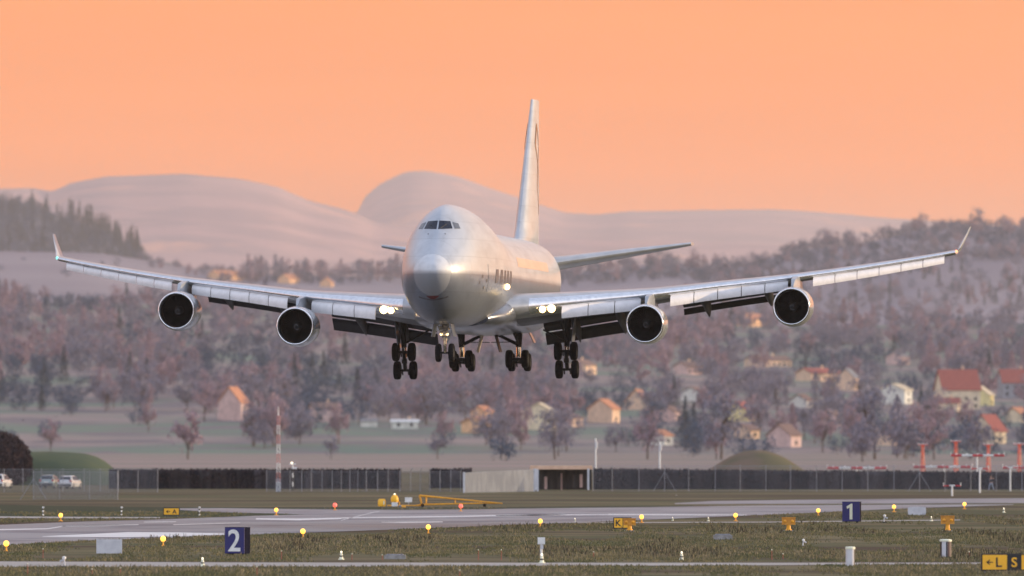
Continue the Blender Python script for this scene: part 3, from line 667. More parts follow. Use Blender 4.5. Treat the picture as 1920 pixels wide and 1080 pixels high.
# x, LE y, TE y, chord-plane z at LE, thickness ratio, incidence (deg)
WNG = [(1.0,17.4,34.2,-2.05,.135,2.2),(3.25,19.2,34.8,-1.92,.134,2.2),(5,20.8,35.4,-1.75,.128,2.0),(8,23.6,36.4,-1.40,.112,1.6),(11.7,26.9,37.6,-1.02,.10,1.2),
       (16,30.7,39.6,-.42,.092,.6),(20.85,34.9,42.0,.22,.086,0),(25,38.6,44.4,.88,.084,-.6),(29,42.2,46.9,1.60,.082,-1),(31.1,44.1,48.2,2.02,.080,-1.3)]
def wsec(x):
    le, te, z, t, inc = interp(WNG, x); return le, te, z, t, R(inc)
def wpt(x, c, dz=0.0):
    """point at chord fraction c of the wing's chord plane"""
    le, te, z, t, inc = wsec(x); return Vector((x, le+(te-le)*c, z-math.sin(inc)*(te-le)*c+dz))
def wring(s, x, sel=None):
    le, te, z, t, inc = wsec(x); ch = te-le
    return [Vector((s*x, le+ch*a, z-math.sin(inc)*ch*a+ch*t*h)) for a, h in (sel or FO)]
XS = [1,3.25,4.2,5,6.5,8,10,11.7,14,16,18.5,20.85,23,25,27,29,30.2,31.1]
def pylon(s, xe, ye, ze, le_top):
    b = MB(); rings = []
    t = wsec(xe); top = t[2]
    for (y, zl, zh, wd) in ((ye+1.1, ze+1.25, ze+1.42, .08),(ye+1.8, ze+1.0, ze+1.85, .17),(ye+3.2, ze+.6, lerp(ze+1.9, top, .55), .23),(t[0]-.2, ze+.5, top+.05, .26),(t[0]+2.2, ze+.55, top-.25, .28),(t[0]+4.4, top-.95, top-.45, .12)):
        rings.append([Vector((s*xe-wd, y, zl)), Vector((s*xe+wd, y, zl)), Vector((s*xe+wd*.9, y, (zl+zh)/2)), Vector((s*xe+wd*.8, y, zh)), Vector((s*xe-wd*.8, y, zh)), Vector((s*xe-wd*.9, y, (zl+zh)/2))])
    b.loft(rings); return b
def make_engine(s, x, y, z):
    c = (s*x, y, z)
    # fan cowl: closed ring of outer skin and duct
    b = MB(); b.lathe([(1.255,.16),(1.30,.40),(1.345,.9),(1.355,1.6),(1.33,2.6),(1.25,3.6),(1.13,4.5),(1.08,4.5),(1.12,3.2),(1.14,1.9),(1.12,.9),(1.13,.35),(1.15,.16)], c, 'Y', 56, True)
    e = b.build('engine', M_NAC, plane, True, ang=40)
    b = MB(); b.lathe([(1.15,.165),(1.125,.06),(1.145,0.0),(1.185,-.045),(1.225,-.02),(1.25,.06),(1.258,.165)], c, 'Y', 56, True); b.build('inlet_lip', M_CHROME, e, True)
    b = MB(); b.lathe([(1.118,.36),(1.11,.9),(1.125,1.55)], c, 'Y', 48); b.build('inlet_duct', M_DARK, e, True, fix=False)
    b = MB()
    for k in range(38):
        a0 = 2*math.pi*k/38; rows = []
        for j in range(6):
            r = lerp(.36, 1.10, j/5); tw = lerp(.25, .95, j/5); hw = .085
            ca, sa = math.cos(a0), math.sin(a0)
            rad = Vector((ca, 0, sa)); tan = Vector((-sa, 0, ca))
            rows.append([Vector(c)+rad*r+tan*(hw*math.sin(tw)*q)+Vector((0,1.35+q*.09*math.cos(tw),0)) for q in (-1,1)])
        b.grid(rows)
    b.lathe([(1.12,1.52),(.01,1.52)], c, 'Y', 40); b.build('fan', M_FAN, e, fix=False)
    b = MB(); b.lathe([(.005,.80),(.12,.87),(.25,1.02),(.34,1.2),(.37,1.4)], c, 'Y', 28); sp = b.build('spinner', M_GEAR, e, True)
    b = MB(); ang = [i*.42 for i in range(14)]
    rr = lambda t: (.08+.13*t, .85+.13*t)
    rows = []
    for i, a in enumerate(ang):
        t = i/13; r, h = rr(t); rows.append([Vector(c)+Vector(((r+q)*math.cos(a), h-.035, (r+q)*math.sin(a))) for q in (-.012,.022)])
    b.grid(rows); b.build('spinner_spiral', M_SPIR, e, fix=False)
    b = MB(); b.lathe([(.95,3.6),(.92,4.6),(.78,5.6),(.60,6.6),(.55,6.6),(.5,5.0)], c, 'Y', 40); b.build('core_cowl', M_GEAR, e, True, ang=40)
    b = MB(); b.lathe([(.50,6.0),(.40,6.9),(.15,7.7),(.01,7.9)], c, 'Y', 28); b.build('exhaust_cone', M_GEAR, e, True)
ENG = [(11.7, 22.3, -3.03), (20.85, 30.4, -1.82)]
def flap_set(s, x0, x1, nm, L1, L2, n=6):
    """a triple-slotted flap: three cambered panels stepping down and back behind the trailing edge"""
    root = None
    for k, (c0, dy, dz, ln, a) in enumerate((( 'fore', -1.15, -.16, .75, 12), ('mid', -.50, -.36, L1, 23), ('aft', .0, 0, L2, 40))):
        rings = []
        for i in range(n+1):
            x = lerp(x0, x1, i/n); te = wpt(x, 1.0)
            if c0 == 'aft':
                a1 = R(23); oy = -.50+L1*math.cos(a1)*.99+.05; oz = -.36-L1*math.sin(a1)-.09
            else: oy, oz = dy, dz
            ca, sa = math.cos(R(a)), math.sin(R(a)); ring = []
            for (q, h) in ((0,.0),(.08,.09),(.3,.13),(.7,.07),(1,.0),(.7,-.02),(.3,-.05),(.08,-.06)):
                ring.append(Vector((s*x, te.y+oy+ln*(q*ca+h*sa), te.z+oz+ln*(-q*sa+h*ca))))
            rings.append(ring)
        b = MB(); b.loft(rings)
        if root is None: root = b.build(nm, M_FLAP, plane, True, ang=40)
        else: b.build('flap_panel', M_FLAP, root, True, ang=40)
    return root
def fairing(s, x, sc_=1.0):
    te = wpt(x, 1.0); rings = []
    for (dy, dz, wd, h) in ((-4.2,-.30,.05,.05),(-3.2,-.50,.24,.30),(-1.8,-.70,.30,.42),(-.5,-.90,.28,.45),(.6,-1.22,.22,.38),(1.5,-1.62,.10,.2),(1.9,-1.85,.02,.03)):
        dy *= sc_; dz *= sc_; rings.append([Vector((s*x+wd*math.cos(2*math.pi*i/12), te.y+dy, te.z+dz+h*math.sin(2*math.pi*i/12))) for i in range(12)])
    MB().loft(rings).build('flap_track_fairing', M_FLAP, plane, True, ang=60)
def slat(s, x0, x1, k, name='leading_edge_flap'):
    """Krueger flap: curved plate swung out below and ahead of the leading edge"""
    prof = [(.30,-.10),(-.02,-.16),(-.28,-.30),(-.43,-.52),(-.46,-.78),(-.40,-.98),(-.34,-.97),(-.36,-.76),(-.30,-.52),(-.16,-.34),(.05,-.24),(.30,-.18)]
    rings = []
    for i in range(3):
        x = lerp(x0+.025, x1-.025, i/2); p = wpt(x, 0.0); kk = k(x)
        rings.append([Vector((s*x, p.y+.25+a*kk*1.1, p.z-.02+h*kk)) for a, h in prof])
    MB().loft(rings).build(name, M_SLAT, plane, True, ang=35)
for s in (-1, 1):
    b = MB(); b.loft([wring(s, x) for x in XS]); wing = b.build('wing', M_WING, plane, True, ang=45)
    low = [q for q in FO[17:-1] if .05 < q[0] < .93]
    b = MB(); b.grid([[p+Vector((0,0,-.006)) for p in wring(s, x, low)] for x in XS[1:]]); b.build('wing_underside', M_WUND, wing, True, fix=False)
    nose = [q for q in FO if q[0] < .042]
    b = MB(); b.grid([[p+Vector((0,-.012,0.004)) for p in wring(s, x, nose)] for x in XS[2:]]); b.build('leading_edge', M_LE, wing, True, fix=False)
    # winglet
    rings = []
    for (dx, dy, dz, ch, th) in ((0,0,0,3.6,.10),(.16,.25,.10,3.1,.09),(.30,1.0,.45,2.5,.08),(.62,2.1,1.15,1.7,.07),(.86,3.0,1.75,1.1,.06)):
        rings.append([Vector((s*(31.08+dx+h*th*ch*1.0), 44.35+dy+a*ch, 2.08+dz+(h*th*ch if dz < .2 else 0))) for a, h in FO])
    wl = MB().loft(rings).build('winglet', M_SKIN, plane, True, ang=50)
    MB().ball((s*31.15, 44.3, 2.08), .10, n=10, m=6).build('navigation_light', M_NAVR if s > 0 else M_NAVG, plane, True)
    kf = lambda x: lerp(1.02, .62, min(1, max(0, (x-8)/22)))
    for (a, c, n) in ((21.9,30.4,6),(12.9,20.35,5),(6.2,11.1,3)):
        for i in range(n): slat(s, lerp(a,c,i/n), lerp(a,c,(i+1)/n), kf)
    flap_set(s, 3.7, 11.2, 'inboard_flap', 1.35, 1.25)
    flap_set(s, 12.9, 20.3, 'outboard_flap', .85, .65)
    for x, q in ((5.9,1.05),(8.9,1.0),(14.5,.85),(18.6,.8)): fairing(s, x, q)
    for (x, y, z) in ENG:
        make_engine(s, x, y, z); pylon(s, x, y, z, 0).build('pylon', M_WING, plane, True, ang=40)
    # tailplane
    TP = [(.9,55.6,66.0,1.55,.11),(3,57.6,66.6,1.88,.10),(7,61.4,68.0,2.55,.095),(11.08,65.3,68.2,3.2,.09)]
    rings = []
    for x in (.9,2,3,5,7,9,10.6,11.08):
        le, te, z, t = interp(TP, x); c = te-le; rings.append([Vector((s*x, le+c*a, z+c*t*h+.0*c*a)) for a, h in FO])
    MB().loft(rings).build('tailplane', M_WING, plane, True, ang=45)
    # landing lights in the wing root and on the body side
    le5 = wpt(5.05, 0); le57 = wpt(5.6, 0)
    for p, r in ((le5, .20), (le57, .24)):
        lp = MB().lathe([(.005,-.02),(r*.8,-.01),(r,.03),(r*.9,.10)], (s*p.x, p.y-.16, p.z-.30), 'Y', 20).build('landing_light', M_LAMP, plane, True)
        MB().lathe([(r*.92,.12),(r*1.16,.10),(r*1.20,.02),(r*1.10,-.03)], (s*p.x, p.y-.16, p.z-.30), 'Y', 20).build('lamp_rim', M_CHROME, lp, True)
    p = Vector((s*(fhalf(15.6,-.62)+.05), 15.6, -.62))
    MB().lathe([(.005,-.12),(.15,-.08),(.20,.02),(.14,.14)], p, 'Y', 16).build('turnoff_light', M_LAMP, plane, True)

# fin with emblem
FT = [(3.0,50.5,67.6,.06),(3.6,53.4,67.2,.095),(5,55.0,67.3,.10),(9,58.9,67.7,.095),(13.6,63.4,68.0,.09)]
rings = []
for z in (2.9,3.3,3.6,4.2,5,7,9,11,13,13.5):
    le, te, t = interp(FT, z); c = te-le; rings.append([Vector((c*t*h*.95, le+c*a, z)) for a, h in [(a, h) for a, h in FO]])
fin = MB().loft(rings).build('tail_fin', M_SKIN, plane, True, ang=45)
def fin_x(y, z):
    le, te, t = interp(FT, z); c = te-le; a = min(1, max(0, (y-le)/c))
    th = 5*(.2969*math.sqrt(a)-.126*a-.3516*a*a+.2843*a**3-.1036*a**4)
    return c*t*.95*th*1.0
for s in (1, -1):
    b = MB()
    def strip(pts, wd=.16):
        rows = []
        for i, (y, z) in enumerate(pts):
            y2, z2 = pts[min(i+1, len(pts)-1)]; y1, z1 = pts[max(i-1, 0)]
            d = Vector((y2-y1, z2-z1)).normalized(); nx = Vector((-d.y, d.x))*wd
            rows.append([Vector((s*(fin_x(y+q*nx.x, z+q*nx.y)*1.06+.03), y+q*nx.x, z+q*nx.y)) for q in (-1,1)])
        b.grid(rows)
    for cz, hh in ((10.2,1.5),(7.2,1.9)):
        cy = 63.2
        loop = [(cy, cz+hh),(cy+1.5, cz),(cy, cz-hh),(cy-1.5, cz),(cy, cz+hh)]
        for (a, c) in zip(loop, loop[1:]): strip([(lerp(a[0],c[0],i/5), lerp(a[1],c[1],i/5)) for i in range(6)])
    b.build('tail_emblem', M_EMBLEM, fin, fix=False)

# ---------------------------------------------------------------- landing gear
def wheel(parent, c, r=.62, wd=.47):
    c = Vector(c); h = wd/2
    t = MB().lathe([(r*.50,-h*.85),(r*.80,-h),(r*.95,-h*.8),(r,-h*.4),(r,h*.4),(r*.95,h*.8),(r*.80,h),(r*.50,h*.85)], c, 'X', 28).build('wheel', M_TYRE, parent, True)
    MB().lathe([(.01,-h*.55),(r*.3,-h*.6),(r*.52,-h*.8),(r*.52,h*.8),(r*.3,h*.6),(.01,h*.55)], c, 'X', 18).build('rim', M_GEAR, t, True, ang=40)
def bogie(name, s, x, y, ztop, zp, tilt, lat, lean=0, piston=.5, r=.17):
    top = Vector((s*(x+lean), y, ztop)); piv = Vector((s*x, y, zp)); mid = piv+(top-piv).normalized()*(.50+piston)
    b = MB(); b.tube(mid, top, r*1.05, r*1.35, 12); g = b.build(name, M_GEAR, plane, True, ang=40)
    MB().tube(piv+(top-piv).normalized()*.25, mid, r*.85, n=12).build('piston', M_PISTON, g, True, ang=40)
    ct, st = math.cos(R(tilt)), math.sin(R(tilt)); f = piv+Vector((0,-.735*ct,.735*st)); a = piv+Vector((0,.735*ct,-.735*st))
    b = MB(); b.tube(f, a, .13, n=10); b.tube(f+Vector((-lat,0,0)), f+Vector((lat,0,0)), .09, n=8); b.tube(a+Vector((-lat,0,0)), a+Vector((lat,0,0)), .09, n=8)
    b.tube(piv+Vector((-.17,0,0)), piv+Vector((.17,0,0)), .17, n=10)
    for q in (f, a):
        for sx in (-1,1): b.tube(q+Vector((sx*.2,0,-.05)), q+Vector((sx*.2,.25,-.30)), .05, n=6)
    b.build('truck_beam', M_GEAR, g, True, ang=40)
    for p in (f, a):
        for sx in (-1, 1): wheel(g, p+Vector((sx*lat,0,0)))
    b = MB(); k = piv+Vector((0,-.2,.3)); m2 = piv+Vector((0,-.62,.85)); b.tube(k, m2, .045, n=6); b.tube(m2, mid+Vector((0,-.1,.05)), .045, n=6); b.build('torque_link', M_GEAR, g)
    return g, top, mid
for s in (-1, 1):
    g, top, mid = bogie('wing_landing_gear', s, 5.5, 32, -2.2, -5.32, 57, .54, .12, .42)
    MB().tube(mid+Vector((0,0,.25)), (s*3.9, 32.4, -3.25), .075, .06, 8).build('side_brace', M_GEAR, g, True)
    MB().tube(mid+Vector((0,0,.3)), (s*5.4, 28.9, -2.6), .07, n=8).build('drag_brace', M_GEAR, g, True)
    MB().box((s*6.0, 32.2, -3.35), (.05, 1.9, 2.1), M=Matrix.Rotation(R(7*s), 3, 'Y')).build('gear_door', M_BELLY, g)
    MB().tube((s*5.7,31.7,-2.6),(s*5.62,31.8,-4.6),.03,n=6).build('brake_hose', M_GEAR, g)
    g, top, mid = bogie('body_landing_gear', s, 1.92, 35, -3.2, -5.30, 8, .54, .05, .42, .19)
    MB().tube(mid+Vector((0,0,.15)), (s*.55, 35.0, -3.55), .12, .10, 8).build('side_brace', M_GEAR, g, True)
    MB().tube(mid+Vector((0,0,.35)), (s*.05, 35.2, -4.05), .03, n=6).build('lock_link', M_GEAR, g)
    MB().tube(mid+Vector((0,0,.2)), (s*1.9, 32.4, -3.5), .08, n=8).build('drag_brace', M_GEAR, g, True)
    MB().box((s*.62, 34.3, -4.12), (.06, 1.5, 1.25), M=Matrix.Rotation(R(-15*s), 3, 'Y'), taper=1.0).build('gear_door', M_GEARL if s < 0 else M_GEAR, g)  # left door painted in its lit tone, right door in its dark one
    MB().box((s*2.85, 35.2, -3.75), (.05, 1.3, .75), M=Matrix.Rotation(R(-25*s), 3, 'Y')).build('outer_gear_door', M_BELLY, g)
gN = MB().tube((0,7.9,-4.2),(0,7.7,-2.9),.15,.19,12).build('nose_landing_gear', M_GEARL, plane, True, ang=40)
MB().tube((0,7.92,-5.0),(0,7.9,-4.2),.10,n=12).build('piston', M_PISTON, gN, True, ang=40)
MB().tube((-.42,7.92,-5.0),(.42,7.92,-5.0),.07,n=8).build('axle', M_GEAR, gN)
for s in (-1, 1): wheel(gN, (s*.43,7.92,-5.0), .60, .36)
b = MB()
for sx in (-1,1): b.tube((sx*.08,7.85,-4.1),(sx*.40,6.6,-3.0),.05,n=6)
b.tube((-.3,7.1,-3.5),(.3,7.1,-3.5),.04,n=6); b.tube((-.35,7.75,-3.45),(.35,7.75,-3.45),.06,n=6); b.box((0,7.62,-3.75),(.42,.16,.30)); b.box((-.22,7.6,-3.35),(.16,.2,.2)); b.box((.22,7.6,-3.35),(.16,.2,.2))
b.build('drag_brace', M_GEARL, gN)
MB().tube((0,7.75,-4.75),(0,7.4,-4.4),.03,n=6).tube((0,7.4,-4.4),(0,7.75,-4.1),.03,n=6).build('torque_link', M_GEARL, gN)
for sx in (-1,1):
    MB().lathe([(.005,-.02),(.08,-.01),(.09,.05)], (sx*.20,7.45,-3.80), 'Y', 12).build('taxi_light', mat('taxi_lamp', (1,.8,.5), .3, emit=(1,.7,.35), es=3) if sx < 0 else bpy.data.materials['taxi_lamp'], gN)
    MB().box((sx*.62,7.2,-3.55),(.04,1.9,.85), M=Matrix.Rotation(R(-10*sx),3,'Y')).build('gear_door', M_BELLY, gN)
MB().tube((.0,20.5,4.2),(.0,20.6,4.55),.05,.02,6).build('antenna', M_DARK, plane)
# ================================================================ AIRFIELD OBJECTS
M_YEL = mat('yellow_sign_face', (.80,.42,.02), .5, 0, (.74,.38,.02), 2, emit=(1,.5,.03), es=.12)
M_YELP = mat('yellow_paint', (.88,.40,.015), .5, 0, (.74,.32,.02), 3)
M_ORP = mat('orange_lamp_box', (.62,.27,.02), .5, 0, (.50,.20,.02), 3)
M_BLUE = mat('blue_sign_face', (.010,.012,.14), .45, 0, (.012,.014,.12), 2)
M_BLK = mat('black_paint', (.012,.012,.014), .5, 0, (.02,.02,.02), 3)
M_SIDE = mat('sign_side_dark', (.010,.010,.022), .95, 0, (.014,.014,.025), 3, spec=.02)
M_WHT = mat('white_paint', (.82,.82,.80), .5, 0, (.70,.70,.68), 3)
M_WHY = mat('pale_numeral', (.80,.80,.62), .5, 0, (.76,.76,.58), 3)
M_GRYB = mat('grey_board', (.62,.62,.64), .6, 0, (.52,.52,.55), 2)
M_CON = mat('concrete_block', (.34,.33,.32), .85, 0, (.24,.23,.22), 3, 5)
M_METG = mat('galvanised_metal', (.30,.31,.34), .5, .5, (.22,.23,.26), 5)
M_REDP = mat('red_paint', (.62,.03,.04), .5, 0, (.40,.03,.04), 3)
M_ORG = mat('orange_red_mast', (.85,.10,.04), .5, 0, (.72,.08,.03), 2)
M_STK = mat('stake_red', (.33,.07,.05), .7, 0, (.26,.06,.05), 4)
M_LY = mat('lit_yellow_lamp', (1,.6,.1), .3, emit=(1,.46,.06), es=2.2)
M_LR = mat('lit_red_lamp', (1,.15,.1), .3, emit=(1,.13,.09), es=1.1)
M_LW = mat('lit_white_lamp', (1,.9,.7), .3, emit=(1,.86,.62), es=1.6)

def text_mesh(txt, size, th, off=.0):
    cu = bpy.data.curves.new('t', 'FONT'); cu.body = txt; cu.size = size; cu.extrude = th; cu.align_x = 'CENTER'; cu.align_y = 'CENTER'; cu.offset = off; cu.resolution_u = 5
    o = bpy.data.objects.new('t', cu); COL.objects.link(o); bpy.context.view_layer.update()
    me = bpy.data.meshes.new_from_object(o.evaluated_get(bpy.context.evaluated_depsgraph_get())); bpy.data.objects.remove(o); bpy.data.curves.remove(cu)
    return me
def letter(txt, size, parent, loc, mt, off=0, sx=1):
    me = text_mesh(txt, size, .008, off); me.materials.clear(); me.materials.append(mt)
    o = bpy.data.objects.new('lettering', me); COL.objects.link(o); o.parent = parent; o.rotation_euler = (R(90), 0, 0); o.scale = (sx,1,1); o.location = loc
    # centre on the glyph's own bounds
    xs_ = [v.co.x for v in me.vertices]; ys_ = [v.co.y for v in me.vertices]; cx, cy = (min(xs_)+max(xs_))/2, (min(ys_)+max(ys_))/2
    for v in me.vertices: v.co.x -= cx; v.co.y -= cy
    return o
def arrow(parent, loc, w_, mt):
    b = MB(); t = .028; b.box((0,0,0),(w_,.012,t*1.5))
    b.add([(-w_/2-.02,-.006,0),(-w_/2+.16,-.006,.13),(-w_/2+.16,-.006,.07),(-w_/2+.06,-.006,0),(-w_/2+.16,-.006,-.07),(-w_/2+.16,-.006,-.13)], [(0,1,2,3),(0,3,4,5)])
    b.build('arrow', mt, parent, loc=loc)
# distance-remaining signs 2 and 1
def distance_sign(u0, u1, us, vt, vb, digit, label, nm, sx, size):
    p = G((u0+u1)/2, vb); k = pxm(vb); W = (u1-u0)/k; H = (vb-vt)/k; D = .55
    ang = math.atan2((us-u1)/k, D*1.0) if us > u1 else 0; ang = min(ang, .6)
    t = empty('distance_sign', p, ang*-1.0); tag(t, label, 'sign', 'numbered blue runway signs')
    MB().box((0,D/2+.03,H/2+.05),(W+.02,D,H-.06)).build('sign_box', M_SIDE, t)
    MB().box((0,.012,H/2+.05),(W,.03,H-.10)).build('sign_face', M_BLUE, t)
    for s_ in (-1,1): MB().box((s_*W*.32,D/2,.05),(.1,D*.7,.14)).build('foot', M_SIDE, t)
    if digit == '1':
        b = MB(); z0, z1, w_ = H/2+.05-.55, H/2+.05+.55, .10
        b.loft([[Vector((x_, y_, z_)) for x_, z_ in ((-w_,z0),(w_,z0),(w_,z1),(-w_*.1,z1),(-.32,z1-.20),(-.27,z1-.36),(-w_,z1-.27))] for y_ in (-.014,-.004)]); b.build('lettering', nm, t)
    else: letter(digit, size, t, (-.01,-.012,H/2+.05), nm, .022, sx)
    return t
distance_sign(419,461,472,989,1041,'2','square blue sign with a white number 2 beside the runway', M_WHT, 1.0, 1.55)
distance_sign(1579,1612,1615,941,980,'1','square blue sign with a pale number 1 on the far grass', M_WHY, 1.0, 1.55)

def panel_sign(u0, vb, panels, H, label):
    """row of framed panels; each (width px, face material, letter material, text, arrow)"""
    k = pxm(vb); tot = sum(q[0] for q in panels)/k; p = G(u0, vb); t = empty('taxiway_sign', p); tag(t, label, 'sign')
    MB().box((tot/2,.14,H/2+.10),(tot+.08,.22,H+.06)).build('sign_case', M_BLK, t)
    x = 0
    for (wp_, fm, lm, tx, ar, off) in panels:
        w_ = wp_/k; pn = MB().box((x+w_/2,.02,H/2+.10),(w_-.05,.03,H-.05)).build('sign_panel', fm, t)
        if tx: letter(tx, H*.85, pn, (x+w_/2+off*w_,-.005,H/2+.10), lm, .010)
        if ar: arrow(pn, (x+w_*.30,-.002,H/2+.10), w_*.26, lm)
        x += w_
    for q in (.12, tot-.12): MB().tube((q,.14,-.05),(q,.14,.10),.04).build('post', M_METG, t)
panel_sign(1841, 1073, [(48,M_YEL,M_BLK,'L',True,.16),(25,M_BLK,M_YEL,'S',False,0),(30,M_YEL,M_BLK,'',False,0)], .70, 'yellow and black sign reading arrow L then S at the lower right corner')
panel_sign(1151, 993, [(17,M_YEL,M_BLK,'K',False,0),(15,M_YEL,M_BLK,'',False,0)], .66, 'yellow sign with a black letter K on the near grass')
panel_sign(307, 968, [(29,M_YEL,M_BLK,'A',True,.2)], .52, 'small orange-yellow sign with an arrow and A beyond the runway at left')

def lampbox(u0, u1, vt, vb, label):
    k = pxm(vb); W = (u1-u0)/k; H = (vb-vt)/k; p = G((u0+u1)/2, vb); t = empty('guard_light', p); tag(t, label, 'guard light', 'yellow boxed guard lights')
    MB().box((0,0,H*.72),(W,.35,H*.50)).box((0,0,H*.985),(W*1.04,.40,.05)).build('housing', M_ORP, t)
    MB().lathe([(.22,0),(.20,.10),(.14,.16),(.13,H*.47)],(0,0,0),'Z',14).build('pedestal', M_YELP, t, True, ang=40)
    MB().box((0,-.10,.03),(.7,.5,.06)).build('base', M_CON, t)
    for s_ in (-1,1): MB().lathe([(.005,-.03),(.09,-.02),(.11,.03)],(s_*W*.27,-.19,H*.72),'Y',12).build('lens', M_YELP, t, True)
lampbox(1466,1491,970,996,'yellow boxed guard light left of the number 1 sign')
lampbox(1764,1789,967,996,'yellow boxed guard light right of the rounded pale board')
lampbox(1169,1192,972,996,'yellow boxed guard light half hidden against the letter K sign')

# white blank boards
def board(u0, u1, vt, vb, label, rnd=False):
    k = pxm(vb); W = (u1-u0)/k; H = (vb-vt)/k; t = empty('blank_board', G((u0+u1)/2, vb)); tag(t, label, 'board')
    if rnd:
        rg = []
        for y in (0,.08):
            r = []
            for i in range(20):
                a = 2*math.pi*i/20; c, s_ = math.cos(a), math.sin(a); r.append(Vector((W/2*math.copysign(abs(c)**.35,c), y, H/2+H/2*math.copysign(abs(s_)**.35,s_))))
            rg.append(r)
        MB().loft(rg).build('panel', M_GRYB, t)
    else: MB().box((0,.04,H/2+.02),(W,.08,H-.04)).build('panel', M_GRYB, t)
    for s_ in (-1,1): MB().box((s_*W*.35,.14,H*.45),(.06,.06,H*.9)).build('post', M_METG, t)
board(181,229,1011,1039,'blank pale rectangular board in the grass at left')
board(1702,1736,950,966,'blank pale board with rounded corners right of the number 1 sign', True)

# edge lamps
def edge_lamp(u, v, mt, label, cat, group, r=.13, hgt=.42):
    """v is the row of the lit globe"""
    k = (v-HV)/(CH-hgt); Y = F/k; p = Vector(((u-960)/F*Y, Y, 0)); t = empty('edge_lamp', p); tag(t, label, cat, group)
    MB().lathe([(.16,0),(.16,.03),(.05,.06),(.035,hgt-r-.02),(.08,hgt-r)],(0,0,0),'Z',12).build('stem', M_YELP, t)
    MB().ball((0,0,hgt), r, 1.05).build('globe', mt, t, True)
for u, v, lab in ((12,1019,'lit yellow lamp at the left edge on the near side of the runway'),(306,1010,'lit yellow lamp between the blank board and the number 2 sign'),
                  (568,996,'lit yellow lamp right of the number 2 sign'),(803,988,'lit yellow lamp on the near runway edge below the body landing gear'),(1013,977,'lit yellow lamp above the white box on a post'),
                  (1203,969,'lit yellow lamp directly right of the K sign'),(1379,966,'lit yellow lamp left of the yellow guard light'),(1534,957,'lit yellow lamp directly left of the number 1 sign'),
                  (1676,950,'lit yellow lamp between the number 1 sign and the rounded board'),(1808,945,'lit yellow lamp on the far runway edge nearest the right border'),
                  (114,966,'lit yellow lamp beyond the runway at far left'),(518,956,'lit yellow lamp below the lattice mast')):
    edge_lamp(u, v, M_LY, lab, 'lamp', 'yellow runway edge lamps', .15)
edge_lamp(628,947,M_LR,'red lamp beyond the runway right of the lattice mast','lamp','red runway lamps',.17)
edge_lamp(864,949,M_LR,'red lamp in front of the yellow trailer beam','lamp','red runway lamps',.17)

# small striped markers (white cones with a black band and a bulb)
def marker(u, v, label, sc_=1):
    t = empty('cone_marker', G(u, v)); tag(t, label, 'marker', 'small pale cone markers'); t.scale = (sc_*.78,)*3
    MB().lathe([(.20,0),(.19,.04),(.13,.05),(.07,.40),(.05,.44)],(0,0,0),'Z',12).build('cone', M_WHY, t)
    MB().lathe([(.112,.17),(.092,.27)],(0,0,0),'Z',12).build('band', M_BLK, t); MB().ball((0,0,.48),.06).build('bulb', M_LW, t, True)
for u, v, lab, s_ in ((380,1062,'pale cone marker on the near track below the number 2 sign',1),(640,1049,'pale cone marker in the grass right of the number 2 sign',1),(1016,1056,'pale cone marker below the white box on a post',1.1),
                  (1278,1050,'pale cone marker on the near grass right of centre',1),(1328,977,'pale cone marker on the far grass strip right of the K sign',.7),(1746,977,'pale cone marker left of the right-hand guard light',.8),
                  (1261,976,'small white cone marker between the K sign and the lamp',.6),(1078,978,'small white cone marker on the runway edge left of the K sign',.6),(1882,961,'small pale marker near the right border beyond the lamps',.9)): marker(u, v, lab, s_)
# thin red stakes with pale tips
def stake(u, v, hgt, label):
    t = empty('red_stake', G(u, v)); tag(t, label, 'stake', 'thin red stakes in the grass')
    MB().tube((0,0,-.05),(0,0,hgt),.018,.014,6).build('rod', M_STK, t); MB().ball((0,0,hgt),.028,n=8,m=5).build('tip', M_WHY, t)
for i, (u, v, h_) in enumerate(((81,1046,.45),(52,1079,.5),(226,1078,.32),(173,1080,.3),(528,1050,.45),(482,1080,.4),(660,1050,.3),(717,1050,.25),(897,1050,.5),(940,1050,.5),(1113,1046,.3),(1447,1050,.5),(1468,1048,.25),(1817,1046,.3),(862,1082,.3))):
    stake(u, v, h_, ['thin red stake in the grass at far left below the lamp','red stake at the lower left corner','short red stake on the near grass under the blank board','shorter red stake left of the one under the blank board','thin red stake right of the number 2 sign','red stake at the bottom border right of the number 2 sign','short stake right of the cone marker near the number 2 sign','short stake left of the grey slab','taller left one of two red stakes left of the white box on a post','right one of two red stakes left of the white box on a post','short red stake right of the white box on a post','red stake below the left-hand guard light','short stake directly right of the one below the guard light','short red stake right of the dark striped bollard','red stake at the bottom border below the grey slab'][i])

# white box on a post
t = empty('meter_box', G(1015,1049)); tag(t, 'small white box on a white post above a cone marker', 'meter box')
MB().tube((0,0,0),(0,0,.75),.06).build('post', M_WHT, t); MB().box((0,0,.92),(.36,.2,.34)).build('box', M_WHT, t); MB().box((.02,-.02,.62),(.14,.12,.22)).build('junction', M_GRYB, t)
